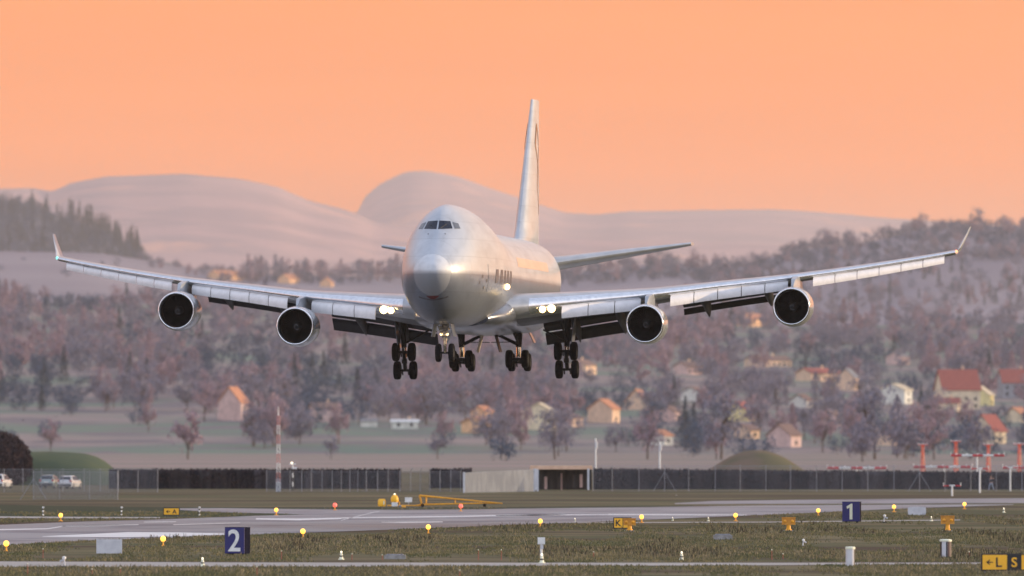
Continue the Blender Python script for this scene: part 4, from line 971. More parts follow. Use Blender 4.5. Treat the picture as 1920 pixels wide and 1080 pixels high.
# concrete bollards
def bollard(u0, u1, vt, vb, label, stripes):
    k = pxm(vb); r = (u1-u0)/k/2; H = (vb-vt)/k; t = empty('bollard', G((u0+u1)/2, vb)); tag(t, label, 'bollard', 'short grey bollards')
    MB().lathe([(r*.95,-.05),(r*.95,H*.92),(r*.9,H*.93)],(0,0,0),'Z',20).build('shaft', M_GRYB, t, True, ang=40)
    MB().lathe([(r*1.04,H*.88),(r*1.05,H*.96),(r*.9,H),(.01,H*1.01)],(0,0,0),'Z',20).build('cap', M_WHY, t, True, ang=40)
    for a0, a1, m in stripes:
        b = MB(); b.grid([[Vector((r*.965*math.sin(a), -r*.965*math.cos(a), z)) for a in np.linspace(R(a0),R(a1),8)] for z in (.02,H*.87)]); b.build('dark_stripe', m, t, True, fix=False)
bollard(1585,1603,1025,1062,'pale cylinder bollard with a dark right side beside the near track',[(50,110,M_BLK)])
M_BRN = mat('brown_stripe', (.09,.05,.05), .6, 0, (.07,.04,.04), 3)
bollard(1762,1784,1011,1046,'cylinder bollard with dark and brown stripes on the grass below the guard light',[(-90,-48,M_BLK),(0,12,M_BLK),(14,75,M_BRN)])
# short black and white posts of the old fence line at left
for u, lab in ((81,'short black and white post left of the yellow lamp at far left'),(228,'short black and white post left of the arrow A sign'),(374,'short black and white post right of the arrow A sign')):
    t = empty('striped_post', G(u,967)); tag(t, lab, 'post', 'short black and white posts')
    b = MB(); [b.tube((0,0,z),(0,0,z+.14),.06) for z in (0,.28,.56)]; b.box((.02,0,.64),(.18,.1,.06)); b.build('white_band', M_WHT, t)
    for z in (.14,.42): MB().tube((0,0,z),(0,0,z+.14),.055).build('black_band', M_BLK, t)
# flat concrete covers and little metal frames
def slab(u, v, w_, h_, label):
    t = empty('concrete_cover', G(u, v)); tag(t, label, 'cover')
    MB().box((0,0,h_*.42),(w_,1.0,h_*.8)).build('slab', M_CON, t); MB().box((0,0,h_*.9),(w_*.8,.8,h_*.2)).build('lid', M_METG, t)
    for s_ in (-1,1): MB().tube((s_*w_*.3,-.3,h_),(s_*w_*.3,.3,h_+.02),.02,n=6).build('handle', M_BLK, t)
slab(741,1048,1.05,.24,'flat grey concrete cover in the grass left of the white box on a post')
slab(1355,1012,1.10,.34,'raised grey cover in the grass left of the small bent gauge')
def gauge(u, v, label, s_=1, a=0):
    t = empty('wind_gauge', G(u, v), a); tag(t, label, 'gauge', 'small metal gauges in the grass'); t.scale = (s_,)*3
    MB().tube((0,0,0),(.05,0,.45),.05,.04,8).build('stand', M_GRYB, t); MB().box((.02,0,.03),(.4,.3,.08)).build('base', M_BLK, t)
    MB().box((.16,0,.36),(.26,.12,.10),M=Matrix.Rotation(R(25),3,'Y')).build('arm', M_GRYB, t); MB().lathe([(.01,.40),(.10,.44),(.10,.55),(.01,.58)],(.05,0,0),'Z',10).build('head', M_WHT, t)
gauge(1657,980,'small white gauge with a side arm right of the number 1 sign',1.0); gauge(1505,1025,'low bent blue-grey gauge in the grass below the guard light',.75,.4)
gauge(122,1064,'grey tilted gauge standing on the near track at left',.9,2.6)
gauge(1268,930.0,'tiny grey post beyond the dark verge',.2)

# yellow trailer beam with its lamp box and motor
k = pxm(950); t = empty('barrier_trailer', G(790,950)); tag(t, 'long yellow tapering truss beam lying on the far grass', 'barrier')
b = MB(); Lb = 152/k
for y in (-.3,.3):
    b.tube((-.15,y,.95),(Lb,0,.28),.095,.05,6); b.tube((0,y,.18),(Lb*.75,y*.3,.30),.085,.06,6); b.tube((-.15,y,.95),(.05,y,.15),.08,n=6); b.tube((.42,y,.82),(.42,y,.18),.06,n=6); b.tube((2.9,y*.6,.66),(2.9,y*.6,.24),.05,n=6)
b.tube((-.15,-.3,.95),(-.15,.3,.95),.05,n=6); b.tube((Lb*.7,0,.30),(Lb,0,.28),.05,.03,6); b.build('truss', M_YELP, t)
MB().tube((-2.9,0,.10),(.1,0,.10),.055,n=6).tube((-.5,0,.10),(.1,0,.22),.055,n=6).build('drawbar', M_YELP, t)
for x in (.1, 5.4): MB().lathe([(.02,-.06),(.14,-.06),(.14,.06),(.02,.06)],(x,-.38,.12),'Y',14).build('wheel', M_TYRE, t, True, ang=40)
t = empty('lamp_cabinet', G(716,952)); tag(t, 'small rounded yellow cabinet left of the yellow truss beam', 'cabinet')
MB().lathe([(.30,.12),(.33,.20),(.32,.62),(.24,.74),(.01,.75)],(0,0,0),'Z',18).build('cabinet', M_YEL, t, True, ang=40); MB().tube((0,0,0),(0,0,.14),.06).build('post', M_METG, t); MB().box((.18,-.30,.42),(.1,.03,.3)).build('door_plate', M_WHY, t)
t = empty('motor_unit', G(740,952)); tag(t, 'white-topped yellow motor unit standing on the drawbar beside the cabinet', 'machine')
MB().box((0,0,.30),(.50,.45,.34)).build('engine_block', M_WHT, t); MB().lathe([(.26,.47),(.33,.60),(.31,.85),(.20,1.02),(.10,1.10),(.01,1.12)],(0,0,0),'Z',16).build('hood', M_YEL, t, True); MB().ball((0,0,1.13),.08,n=10,m=6).build('beacon', M_LW, t, True)
MB().tube((.15,0,.75),(.42,0,.42),.05,n=6).tube((.42,0,.42),(.40,0,.12),.05,n=6).build('arm', M_YELP, t); MB().lathe([(.02,-.05),(.13,-.05),(.13,.05),(.02,.05)],(.45,-.1,.12),'Y',12).build('wheel', M_METG, t, True); MB().tube((.5,0,.1),(.95,0,.05),.09,.12,8).build('hose', M_YELP, t)
t = empty('notice_board', G(766,949)); tag(t, 'small white notice board between the motor unit and the yellow truss beam', 'board')
MB().box((0,0,.55),(.62,.04,.42)).build('panel', M_WHT, t); MB().tube((0,.05,0),(0,.05,.7),.03).build('post', M_METG, t)

# ================================================================ HEDGES, SHED, FENCES, MASTS
M_HEDGE = mat('dark_hedge', (.012,.013,.018), .95, 0, (.040,.035,.038), 1.1, 5, (1,1,.15), .42, .6, spec=.05, extra=((.070,.062,.068), .45, (1,1,.08), .55, .68))
def hedge(u0, u1, v0, v1, Y, label, dep=2.2):
    x0, x1 = (u0-960)/F*Y, (u1-960)/F*Y; h0, h1 = CH+(HV-v0)/F*Y, CH+(HV-v1)/F*Y
    t = empty('hedge', ((x0+x1)/2, Y, 0)); tag(t, label, 'hedge', 'dark clipped hedges behind the fence'); W = x1-x0; n = max(4, int(W/.5)); rows = []
    for j in range(9):
        row = []
        for i in range(n+1):
            x = -W/2+W*i/n; h = lerp0(h0,h1,i/n)
            y, z = [(-dep/2-.1,-.1),(-dep/2,h*.25),(-dep/2,h*.5),(-dep/2,h*.75),(-dep/2+.1,h*.97),(0,h*1.0),(dep/2-.1,h*.97),(dep/2,h*.5),(dep/2+.1,-.1)][j]
            row.append(Vector((x, y+.10*fbm(x*1.3, z*.5, 2.1, 3), z+(.035*fbm(x, y, 1.7, 2) if z > h*.6 else 0))))
        rows.append(row)
    b = MB(); b.grid(rows); b.add(rows[0][:1]+[r[0] for r in rows[1:]], [tuple(range(9))]); b.add([r[-1] for r in rows], [tuple(range(9))])
    b.build('hedge_body', M_HEDGE, t, True, fix=False)
    rr = np.random.default_rng(int(u0)); N_ = int(W*70); xx = rr.uniform(-W/2, W/2, N_); hh = np.interp(xx, [-W/2,W/2], [h0,h1]); top = rr.uniform(size=N_) < .22
    zz = np.where(top, hh+rr.uniform(-.05,.06,N_), hh*rr.uniform(0.02,1,N_)); yy = np.where(top, rr.uniform(-dep/2,dep/2,N_), -dep/2-rr.uniform(0,.18,N_))
    v, f = leafcloud(np.stack([xx,yy,zz],1), .13, rr, 2.4, 1.0); o = bpy.data.objects.new('foliage', np_mesh('foliage', v, f, M_BUSH)); COL.objects.link(o); o.parent = t
hedge(205,752,880.5,880.5,1030,'long dark hedge left of the gap below the lattice mast')
hedge(805,885,880,879,1045,'short dark hedge directly left of the grey corrugated wall')
hedge(1112,1924,879.5,886,1022,'long dark hedge behind the fence on the right')
hedge(1935,2300,886,888,1022,'dark hedge beyond the right border')
# big round bush at left
t = empty('round_bush', (( 5-960)/F*1105, 1105, 0)); tag(t, 'big dark rounded bush at the left edge beside the grassy mound', 'bush')
rr = np.random.default_rng(77); MB().ball((0,0,2.7),3.9,.80,22,12).build('core', M_BUSH, t, True)
b_ = bare_cloud(6.6,9.0,12000,rr,-.1); q = np.linalg.norm(b_*[1/4.5,1/4.5,0]+[0,0,0],axis=1)
n_ = 9000; th = rr.uniform(0,2*math.pi,n_); ph = np.arccos(rr.uniform(-.75,1,n_)); rad = rr.uniform(.86,1.05,n_)*(1+.05*np.sin(5*th)*np.sin(4*ph))
v, f = leafcloud(np.stack([rad*4.35*np.sin(ph)*np.cos(th), rad*4.35*np.sin(ph)*np.sin(th), 2.6+rad*3.75*np.cos(ph)],1), .20, rr, 2.0, .5)
o = bpy.data.objects.new('foliage', np_mesh('foliage', v, f, M_BUSH)); COL.objects.link(o); o.parent = t
t.location.x = (-8-960)/F*1105

# open shed; the fascia's sunlit orange is painted into its colour
Ys = 1012; X = lambda u, Y=Ys: (u-960)/F*Y; Zv = lambda v, Y=Ys: CH+(HV-v)/F*Y
M_FASC = mat('shed_fascia', (.78,.52,.36), .6, 0, (.66,.42,.28), 1.5); M_CORR = mat('grey_corrugated', (.33,.35,.38), .5, .3, (.25,.27,.30), 1.2, 4, (1,1,.3)); M_SHDK = mat('shed_dark', (.03,.03,.034), .9, 0, (.07,.06,.055), 2, 4, (2,1,.2))
t = empty('open_shed', (X(1052), Ys, 0)); tag(t, 'low open shed with a pale sunlit roof edge and dark interior', 'shed')
xl, xr = X(1003)-X(1052), X(1110)-X(1052)
MB().box(((xl+xr)/2-.2, 0, Zv(876.5)),(xr-xl+.7,.25,.42)).build('fascia', M_FASC, t); MB().box(((xl+xr)/2,2.2,Zv(876)),(xr-xl+.3,4.2,.14)).build('roof', M_CORR, t)
MB().box(((xl+xr)/2,4.3,1.2),(xr-xl,.15,2.5)).build('back_wall', M_SHDK, t)
for u in (1004,1103): MB().box((X(u)-X(1052),-.05,1.18),(.30 if u < 1050 else .22,.2,2.4)).build('post', M_GRYB, t)
rr = np.random.default_rng(3)
for i in range(9): MB().box((lerp0(xl+.6,xr-.6,i/8)+rr.uniform(-.2,.2), 3+rr.uniform(-.5,1), rr.uniform(.7,1.1)),(rr.uniform(.12,.4),.2,rr.uniform(1.3,2.1))).build('stored_board', WM['pink'] if i % 3 == 1 else M_SHDK, t)
t = empty('corrugated_wall', (X(935),Ys-22,0)); tag(t, 'pale grey corrugated wall running back to the open shed', 'wall')
n = 90; rows = []
for z0 in (0,1):
    row = []
    for i in range(n+1):
        a = i/n; Y = lerp0(962, 984, a); u = lerp0(871, 1001, a); vt = lerp0(886.0, 880.0, a); z = -.05 if z0 == 0 else CH+(HV-vt)/F*Y
        row.append(Vector(((u-960)/F*Y-t.location.x, Y-t.location.y+(.25 if i % 2 else 0), z)))
    rows.append(row)
MB().grid(rows).build('corrugated_sheet', M_CORR, t, fix=False)
for u, Y, vt in ((870,961.5,885),(1001.5,985.5,879),(1008,985.5,880)):
    MB().box(((u-960)/F*Y-t.location.x, Y-t.location.y-.1, (CH+(HV-vt)/F*Y)/2),(.22,.22,CH+(HV-vt)/F*Y)).build('end_post', M_GRYB, t)

# chain-link fences: real wires, posts with braces
def fence(name, us, vb, hgt, label, bent=False, dense=.11, pr=.035, braces=()):
    Y = CH*F/(vb-HV); x0, x1 = (us[0]-960)/F*Y, (us[-1]-960)/F*Y; t = empty(name, (x0, Y, 0)); tag(t, label, 'fence'); L_ = x1-x0
    b = MB(); wr = .006
    for z in np.arange(.05, hgt*.97, dense*1.6): b.box((L_/2,0,z),(L_,wr*1.6,wr*1.8))
    n = int(L_/dense)
    for i in range(n+1): b.box((L_*i/n,.01,hgt*.485),(wr*1.8,wr*1.6,hgt*.95))
    b.build('wire_mesh', M_METG, t, fix=False)
    MB().box((L_/2,0,hgt*.965),(L_,.03,.03)).build('top_rail', M_METG, t)
    for u in us:
        x = (u-960)/F*Y-x0; p = MB(); p.tube((x,-.04,-.1),(x,-.04,hgt),pr,n=7)
        if bent: p.tube((x,-.04,hgt),(x+.10,-.25,hgt+.22),pr,n=6); p.tube((x+.10,-.25,hgt+.22),(x+.28,-.5,hgt+.30),pr*.9,n=6)
        po = p.build('post', M_METG, t)
        if u in braces:
            for s_ in (-1,1): MB().tube((x,-.05,hgt*.72),(x+s_*1.25,-.05,.0),.03,n=6).build('brace', M_METG, po)
fence('chain_link_fence', [1112,1148,1198,1246,1291,1341,1388,1436,1482,1531,1579,1627,1676,1724,1772,1820,1868,1916,1964,2012,2060], 921.5, 2.9, 'long wire fence with slim posts in front of the right hedge', braces=(1246,1724))
fence('chain_link_fence', [500,521,544,566,584,604,623,640,656,671,687,708,728,750,770,788,806,825,845,864], 922, 2.25, 'wire fence with bent post tops in front of the left hedge', bent=True)
fence('chain_link_fence', [-160,-120,-76,-30,8,43,78,118,158,188,222,259,296], 923, 2.55, 'wire fence in front of the parked cars at left')
fence('chain_link_fence', [63,112,168,221], 937, 2.75, 'closer square wire enclosure in front of the parked cars', dense=.07, braces=(63,))

# lattice mast
M_PALER = mat('faded_red_paint', (.62,.27,.25), .6, 0, (.54,.22,.20), 3)
Y = CH*F/(922-HV); t = empty('lattice_mast', G(522,922)); tag(t, 'slim red and white lattice mast standing by the left fence', 'mast'); hs = 9.2; wd = .20; ns = 9
for k in range(ns):
    b = MB(); z0, z1 = hs*k/ns, hs*(k+1)/ns; wa, wb = lerp0(wd,.13,k/ns), lerp0(wd,.13,(k+1)/ns)
    if k == ns-1: b.tube((0,0,z0),(0,0,z1),.06,.03,6)
    else:
        for sx, sy in ((-1,-1),(1,-1),(1,1),(-1,1)): b.tube((sx*wa,sy*wa,z0),(sx*wb,sy*wb,z1),.022,n=6)
        for q in range(2):
            za, zb2 = lerp0(z0,z1,q/2), lerp0(z0,z1,(q+1)/2)
            for sy in (-1,1): b.tube((-wa,sy*wa,za),(wa,sy*wa,zb2),.013,n=5); b.tube((wa,sy*wa,za),(-wa,sy*wa,zb2),.013,n=5)
            for sx in (-1,1): b.tube((sx*wa,-wa,za),(sx*wa,wa,zb2),.013,n=5)
        b.box((0,0,z1),(wb*2.1,wb*2.1,.05))
    b.build('mast_section', M_PALER if k % 2 else M_WHT, t)
MB().box((0,0,.7),(.55,.4,1.4)).build('equipment_cabinet', M_METG, t)
t = empty('signal_pole', G(549,920)); tag(t, 'black and white pole with a lamp arm right of the lattice mast', 'pole')
b = MB(); c = MB()
for k in range(6): (b if k % 2 else c).tube((0,0,k*.48),(0,0,k*.48+.48),.075,n=8)
b.build('white_band', M_WHT, t); c.build('black_band', M_BLK, t); MB().box((0,0,2.93),(.7,.14,.10)).box((.25,0,2.5),(.45,.1,.16)).build('lamp_arm', M_WHT, t); MB().ball((-.1,0,3.05),.12,n=10,m=6).build('lamp', M_LW, t, True)
for u, vt, vb2, Y, rr_, lab in ((1117,822,880,1030,.10,'tall slim grey-white pole with a bulge at the right end of the shed'),(1237,828,879,1060,.11,'shorter bright white pole behind the right hedge')):
    x = (u-960)/F*Y; h_ = CH+(HV-vt)/F*Y; t = empty('slim_pole', (x,Y,0)); tag(t, lab, 'pole')
    MB().tube((0,0,-.05),(0,0,h_),rr_,rr_*.8,8).build('shaft', M_WHT, t); MB().tube((.05,0,h_*.80),(.08,0,h_*.93),rr_*1.5,n=8).build('collar', M_GRYB, t)

# approach light masts behind the right hedge
def tmast(u, vt, Y, label, lean=.12, head=1.45):
    x = (u-960)/F*Y; h_ = CH+(HV-vt)/F*Y; t = empty('approach_mast', (x,Y,0)); tag(t, label, 'light mast', 'orange-red approach light masts')
    b = MB()
    for sx, sy in ((-1,-1),(1,-1),(0,1)): b.tube((sx*.34,sy*.3,-.1),(sx*.13,sy*.12,h_),.06,.045,6)
    for k_ in range(6):
        z = h_*k_/6; w0 = lerp0(.34,.14,k_/6); w1 = lerp0(.34,.14,(k_+1)/6); s_ = 1 if k_ % 2 else -1
        b.tube((-s_*w0,-w0*.9,z),(s_*w1,-w1*.9,z+h_/6),.022,n=5); b.tube((s_*w0,-w0*.9,z),(0,w1*.9,z+h_/6),.022,n=5)
    b.build('lattice_leg', M_ORG, t); MB().tube((.15,-.28,.3),(.12,-.16,h_*.7),.07,n=6).build('cable_duct', M_FASC, t)
    MB().box((0,0,h_),(head,.35,.07)).box((0,0,h_-.18),(.5,.3,.22)).build('platform', M_ORG, t)
    MB().tube((-head/2,0,h_+.10),(head/2,0,h_+.10),.04,n=6).build('rail', M_WHT, t)
    for q in (-.45,0,.45): MB().lathe([(.01,-.1),(.07,-.08),(.09,.06)],(q*head,-.1,h_+.16),'Y',8).build('lamp', M_WHT, t)
tmast(1730,834,1290,'leftmost orange mast with a small platform behind the hedge'); tmast(1792,828,1290,'second orange mast from the left with a pale upper leg')
tmast(1853,834,1290,'third orange mast with a red bar crossing in front of it'); tmast(1911,833,1290,'rightmost orange mast by the right border',head=1.7)
def crossbar(u0, u1, v, Y, post_u, label, uprights=True, cat='light bar'):
    x0, x1 = (u0-960)/F*Y, (u1-960)/F*Y; z = CH+(HV-v)/F*Y; W = x1-x0; xp = (post_u-960)/F*Y-x0
    t = empty('light_bar', (x0,Y,0)); tag(t, label, cat, 'red and white striped light bars'); n = 5 if W > 3 else 3
    for k in range(n):
        m = M_REDP if k % 2 == 0 else M_WHT
        MB().tube((W*k/n,0,z),(W*(k+1)/n-.01,0,z),.15 if m is M_REDP else .12,n=8).build('bar_segment', m, t)
    MB().tube((xp,.1,-.05),(xp,.1,z+.02),.10,n=8).build('post', M_WHT, t)
    for q in ((0,W) if uprights else ()): MB().tube((q,0,z),(q,0,z+.45),.04,n=6).build('upright', M_WHT, t)
    nl = 5 if W > 3 else 2
    for k in range(nl): MB().lathe([(.01,-.12),(.09,-.1),(.11,.05)],(W*(k+.5)/nl,-.05,z+.18),'Y',8).build('lamp', M_WHT, t)
crossbar(1551,1662,877.5,1200,1606,'striped light bar above the hedge left of the orange masts')
crossbar(1713,1823,875.5,1200,1770,'striped light bar crossing the feet of the two left orange masts')
crossbar(1783,1883,854,1150,1832,'highest striped light bar in front of the third orange mast')
crossbar(1880,1950,877,1150,1894,'striped light bar cut by the right border')
def tpost(u, vt, vb2, bar, label):
    Y = CH*F/(vb2-HV); k = F/Y; t = empty('light_stand', G(u, vb2)); tag(t, label, 'light stand', 'white T-shaped light stands'); z = (vb2-vt)/k
    MB().tube((0,0,0),(0,0,z),.09,n=8).build('post', M_WHT, t); MB().box((0,0,z),(.60,.16,.12),taper=.9).build('head', M_WHT, t)
    for s_ in (-1,1):
        a = MB().tube((s_*.3,0,z-.03),(s_*bar,0,z-.06),.07,n=6).build('red_arm', M_REDP, t); MB().tube((s_*bar,0,z-.10),(s_*bar,0,z+.28),.035,n=6).build('upright', M_WHT, a)
tpost(1785,910,930,.86,'low white T-shaped stand with red arms in front of the fence'); tpost(1837,878,924,.9,'tall white T-shaped stand left of the standing person')
tpost(1894,876,921,.8,'white T-shaped stand right of the standing person')

# ================================================================ CARS
M_CARW = mat('white_car_paint', (.70,.71,.72), .22, 0, (.64,.65,.67), 2, coat=.8); M_CARG = mat('silver_green_car_paint', (.30,.37,.37), .25, .4, (.26,.33,.33), 2, coat=.8)
M_TAIL = mat('tail_lamp_red', (.45,.03,.03), .25, 0, (.35,.02,.02), 4, coat=1); M_TRIM = mat('car_trim', (.03,.03,.03), .5, 0, (.04,.04,.04), 5); M_PLATE = mat('number_plate', (.75,.75,.72), .5, 0, (.7,.7,.68), 6)
def car(u, vb, rz, paint, label, L_=4.2, W=1.78, H=1.52):
    t = empty('parked_car', G(u, vb), rz); tag(t, label, 'car', 'parked cars behind the left fence')
    # rear faces -Y; body as lofted cross sections along Y
    def sec(y, zs, w_, wt, z0=.22):   # zs: belt height, roof height
        zb, zr = zs; h = w_/2; ht = wt/2
        return [Vector(p) for p in ((-h*.92,y,z0),(-h,y,z0+.25),(-h,y,zb*.8),(-h*.97,y,zb),(-ht,y,zr-.05),(-ht*.85,y,zr),(ht*.85,y,zr),(ht,y,zr-.05),(h*.97,y,zb),(h,y,zb*.8),(h,y,z0+.25),(h*.92,y,z0))]
    a = -L_/2
    b = MB(); b.loft([sec(a+.02,(.72,.74),W*.90,W*.86,.35),sec(a+.10,(.95,.97),W*.96,W*.9,.28),sec(a+.22,(1.0,1.04),W,W*.86),sec(a+.52,(.98,H-.06),W,W*.70),sec(a+.8,(.98,H),W,W*.70),sec(a+1.7,(.95,H),W,W*.72),sec(a+2.3,(.93,H-.06),W,W*.70),sec(a+3.05,(.90,.93),W,W*.84),sec(a+3.8,(.78,.80),W*.96,W*.84),sec(L_/2-.02,(.60,.62),W*.82,W*.78,.3)])
    bd = b.build('body', paint, t, True, ang=32)
    # rear window, side windows
    zw0, zw1 = 1.04, H-.12
    MB().add([(-W*.40,a+.245,zw0),(W*.40,a+.245,zw0),(W*.33,a+.46,zw1),(-W*.33,a+.46,zw1)],[(0,1,2,3)]).build('rear_window', M_GLASS, t, fix=False).location = (0,-.03,.01)
    for s_ in (-1,1):
        MB().add([(s_*W*.478,a+.62,1.0),(s_*W*.478,a+2.75,.97),(s_*W*.375,a+2.25,H-.12),(s_*W*.362,a+.75,H-.10)],[(0,1,2,3)]).build('side_window', M_GLASS, t, fix=False).location = (s_*.03,0,.01)
        MB().box((s_*W*.41,a+.07,.90),(.24,.12,.26)).build('tail_lamp', M_TAIL, t)
        MB().box((s_*W*.56,a+2.65,1.0),(.2,.12,.14)).build('mirror', paint, t)
        for y in (a+.78, a+3.35):
            wl_ = MB().lathe([(.18,-.10),(.30,-.11),(.33,-.06),(.33,.06),(.30,.11),(.18,.10)],(s_*(W/2-.09),y,.33),'X',20).build('wheel', M_TYRE, t, True, ang=40)
            MB().lathe([(.01,-.09),(.19,-.10),(.19,.10),(.01,.09)],(s_*(W/2-.09),y,.33),'X',14).build('rim', M_METG, wl_)
    MB().add([(-W*.36,a+2.42,H-.09),(W*.36,a+2.42,H-.09),(W*.41,a+3.02,.97),(-W*.41,a+3.02,.97)],[(0,1,2,3)]).build('windscreen', M_GLASS, t, fix=False).location = (0,.05,.03)
    MB().box((0,a+.03,.42),(W*.88,.14,.24)).build('bumper', M_TRIM, t); MB().box((0,a-.005,.68),(.52,.03,.13)).build('number_plate', M_PLATE, t)
    return t
car(2,915.5,R(-13),M_CARW,'white parked car cut by the left border',4.4,1.85,1.62); car(94,915,R(-9),M_CARG,'grey-green parked car behind the wire enclosure',4.1); car(131,916.5,R(-15),M_CARW,'white hatchback parked right of the grey-green car',3.9,1.72,1.5)

# ================================================================ PERSON, BIRDS
M_CLOTH = mat('dark_jacket', (.018,.022,.04), .9, 0, (.03,.035,.05), 8); M_JEAN = mat('pale_blue_jeans', (.24,.29,.38), .9, 0, (.18,.23,.32), 8); M_SKINP = mat('skin', (.42,.24,.17), .6, 0, (.38,.21,.15), 8); M_HAIR = mat('dark_hair', (.03,.022,.018), .8, 0, (.04,.03,.02), 9)
def skin_mesh(name, pts, edges, mt, parent=None, sub=1):
    me = bpy.data.meshes.new(name); me.from_pydata([p[:3] for p in pts], edges, []); o = bpy.data.objects.new(name, me); COL.objects.link(o)
    sk = o.modifiers.new('skin', 'SKIN'); ss = o.modifiers.new('sub', 'SUBSURF'); ss.levels = ss.render_levels = sub
    for i, p in enumerate(pts): me.skin_vertices[0].data[i].radius = (p[3], p[4] if len(p) > 4 else p[3])
    me.skin_vertices[0].data[0].use_root = True
    bpy.context.view_layer.update(); m2 = bpy.data.meshes.new_from_object(o.evaluated_get(bpy.context.evaluated_depsgraph_get())); o.modifiers.clear(); o.data = m2
    m2.materials.clear(); m2.materials.append(mt); m2.polygons.foreach_set('use_smooth', [True]*len(m2.polygons))
    if parent: o.parent = parent
    return o
pr_ = empty('person', G(1858,921.0)); pr_.location.y -= .0; tag(pr_, 'person in a dark jacket and pale jeans standing with legs apart by the right fence', 'person')
pts = [(0,0,.92,.15,.11),(0,0,1.12,.14,.10),(0,-.01,1.34,.17,.11),(0,0,1.50,.07,.06),(0,-.02,1.58,.075),(0,-.03,1.68,.095,.085),(0,-.03,1.78,.055),
       (-.10,0,.86,.10),(-.18,-.02,.48,.065),(-.26,.02,.09,.045),(-.28,-.12,.04,.042),(.10,0,.86,.10),(.20,-.02,.48,.065),(.31,.02,.09,.045),(.34,-.12,.04,.042),
       (-.20,0,1.40,.065),(-.30,-.05,1.15,.048),(-.16,-.26,1.22,.036),(-.06,-.34,1.36,.032),(.20,0,1.40,.065),(.34,.0,1.20,.048),(.30,-.20,1.40,.036),(.10,-.32,1.42,.032)]
ed = [(0,1),(1,2),(2,3),(3,4),(4,5),(5,6),(0,7),(7,8),(8,9),(9,10),(0,11),(11,12),(12,13),(13,14),(2,15),(15,16),(16,17),(17,18),(2,19),(19,20),(20,21),(21,22)]
body = skin_mesh('body', pts, ed, M_SKINP, pr_)
skin_mesh('jacket', [(0,0,.90,.18,.14),(0,0,1.12,.165,.125),(0,-.01,1.34,.195,.13),(0,0,1.47,.09,.08),(-.21,0,1.40,.085),(-.31,-.05,1.15,.066),(-.18,-.25,1.22,.052),(.21,0,1.40,.085),(.35,0,1.20,.066),(.31,-.19,1.39,.052)],[(0,1),(1,2),(2,3),(2,4),(4,5),(5,6),(2,7),(7,8),(8,9)], M_CLOTH, pr_)
skin_mesh('jeans', [(0,0,.93,.165,.125),(-.10,0,.84,.115),(-.18,-.02,.48,.085),(-.255,.01,.12,.066),(.10,0,.84,.115),(.20,-.02,.48,.085),(.305,.01,.12,.066)],[(0,1),(1,2),(2,3),(0,4),(4,5),(5,6)], M_JEAN, pr_)
MB().ball((0,-.01,1.72),.115,1.05,14,8).build('hair', M_HAIR, pr_, True)
fb_ = MB(); fb_.ball((0,-.135,1.66),.018,1.2,8,6); fb_.ball((-.035,-.115,1.69),.010,1,6,4); fb_.ball((.035,-.115,1.69),.010,1,6,4); fb_.box((0,-.115,1.61),(.05,.015,.01)); fb_.build('face', M_SKINP, pr_)
b = MB()
for sx in (-1,1):
    for k_ in range(4): b.tube((sx*.06-.02+k_*.012,-.34-.006*k_,1.40),(sx*.06-.015+k_*.013,-.385,1.425+.004*k_),.010,.008,5)
    b.tube((sx*.05,-.33,1.37),(sx*.03,-.37,1.40),.012,.009,5)
b.build('fingers', M_SKINP, pr_)
for sx in (-1,1): MB().box((sx*.30 if sx<0 else .33,-.06,.05),(.10,.27,.09),taper=.8).build('shoe', M_CLOTH, pr_)
def bird(u, v, Y, s_, rz, label):
    t = empty('bird', P(u, v, Y), rz); t.scale = (s_,)*3; tag(t, label, 'bird', 'small dark birds in flight')
    body = MB().loft([[Vector((r*math.cos(a), y, z+r*.9*math.sin(a))) for a in np.linspace(0,2*math.pi,9)[:-1]] for y, r, z in ((-.22,.008,.02),(-.17,.03,.02),(-.12,.04,.02),(-.03,.06,0),(.08,.055,0),(.18,.025,0),(.30,.04,.0),(.34,.01,0))]).build('body', M_BLK, t, True)
    for s in (-1,1):
        rows = [[Vector((s*.04,-.08,.02)),Vector((s*.04,.08,.02))],[Vector((s*.22,-.12,.13)),Vector((s*.22,.06,.12))],[Vector((s*.45,-.02,.10)),Vector((s*.44,.08,.09))],[Vector((s*.58,.08,.02)),Vector((s*.57,.11,.02))]]
        w_ = MB().grid(rows).build('wing', M_BLK, t, fix=False); sm = w_.modifiers.new('thick','SOLIDIFY'); sm.thickness = .015
bird(44,788,900,.40,1.2,'small dark bird flying above the round bush at left'); bird(348,769,900,.30,.4,'small dark bird in front of the left slope below the pink house level'); bird(203,738,900,.26,2.0,'tiny dark bird in front of the conifers on the left slope')

# ================================================================ GRASS TUFTS
RIB = [o for o in bpy.data.objects if o.get('kind') == 'structure' and o.name.split('.')[0] in ('runway','taxiway','far_taxiway','access_road','service_track','edge_road')]
EDG = {'runway':[(-900,1010,1072),(0,984,1023),(150,978,1014),(300,974,1009),(480,967,1002),(700,961,994),(960,953.5,984.5),(1150,951.5,977),(1440,947.5,965),(1700,946,953),(1900,945.2,946.5)],
       'taxiway':[(330,953,955.5),(420,952.5,961),(520,954,962.5),(640,955,967),(760,956,976),(900,955,978),(1020,953,960)],
       'edge':[(700,979.6,982),(960,979,981.4),(1140,978.6,981),(1440,977.6,980),(1800,973.6,976)],'track':[(-900,967.6,971.4),(300,969,972)],
       'far':[(1265,943.2,945),(1330,939.5,945),(1500,937,944.5),(1700,935.2,944),(1920,934,943),(2500,931,940)],
       'access':[(-900,1052,1065),(0,1052.5,1063),(480,1054.5,1062.5),(960,1055,1061),(1440,1055,1059.5),(1920,1054.5,1057.5),(2600,1054,1057)]}
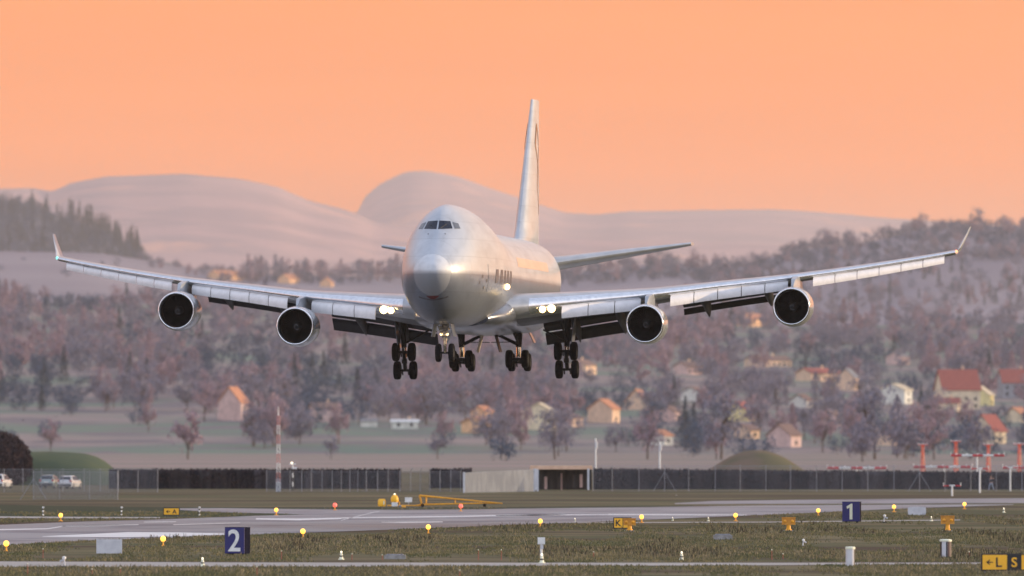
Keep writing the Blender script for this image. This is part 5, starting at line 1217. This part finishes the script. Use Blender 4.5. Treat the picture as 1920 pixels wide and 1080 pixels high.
def on_paved(u, v, m=.5):
    r = np.zeros(len(u), bool)
    for k_, l in EDG.items():
        us = [p[0] for p in l]; a = np.interp(u, us, [p[1] for p in l]); c = np.interp(u, us, [p[2] for p in l]); ins = (u > us[0]) & (u < us[-1]) & (v > a-m) & (v < c+m); r |= ins
    return r
M_BL = [mat('grass_blades', (.112,.115,.055), .9, 0, (.175,.150,.082), .10, 3, spec=.1), mat('dry_grass_blades', (.25,.205,.13), .9, 0, (.19,.16,.10), .3, 3, spec=.1), mat('brown_weeds', (.085,.065,.045), .9, 0, (.06,.058,.036), .3, 3, spec=.1)]
gr = np.random.default_rng(9)
def tufts(n, Y0, Y1, mt, h0, h1, wd, patch, name, powr=1.0):
    Y = Y0+(Y1-Y0)*gr.uniform(0,1,n)**powr; u = gr.uniform(-260,2180,n); v = HV+CH*F/Y; x = (u-960)/F*Y
    k = (np.sin(x*.9+Y*.013)+np.sin(x*.33-Y*.03+1)+np.sin(x*.12+Y*.05+2)*1.2+np.sin(Y*.11+x*.05)*.8+gr.normal(size=n)*.5) > patch
    k &= ~on_paved(u, v); x, Y = x[k], Y[k]; m = len(x); V = []
    for b_ in range(3):
        a = gr.uniform(0,math.pi,m); h = gr.uniform(h0,h1,m); w_ = wd*gr.uniform(.6,1.4,m); lx, ly = gr.normal(0,.25,m)*h, gr.normal(0,.25,m)*h; ox, oy = gr.normal(0,.08,m), gr.normal(0,.3,m)
        ca, sa = np.cos(a)*w_/2, np.sin(a)*w_/2; z0 = np.full(m,-.01)
        V.append(np.stack([np.stack([x+ox-ca,Y+oy-sa,z0],1),np.stack([x+ox+ca,Y+oy+sa,z0],1),np.stack([x+ox+lx+ca*.3,Y+oy+ly+sa*.3,h],1),np.stack([x+ox+lx-ca*.3,Y+oy+ly-sa*.3,h],1)],1))
    V = np.concatenate(V).reshape(-1,3); f = np.arange(len(V)).reshape(-1,4); o = bpy.data.objects.new(name, np_mesh(name, V, f, mt)); COL.objects.link(o); o['kind'] = 'stuff'
tufts(60000,385,560,M_BL[0],.03,.12,.06,-1.2,'grass_tufts'); tufts(26000,540,720,M_BL[0],.04,.13,.08,-.3,'grass_tufts')
tufts(22000,385,560,M_BL[1],.06,.19,.05,.4,'dry_grass_tufts'); tufts(10000,540,760,M_BL[1],.05,.13,.08,.8,'dry_grass_tufts')
tufts(9000,440,640,M_BL[2],.12,.34,.06,1.5,'weed_patch')
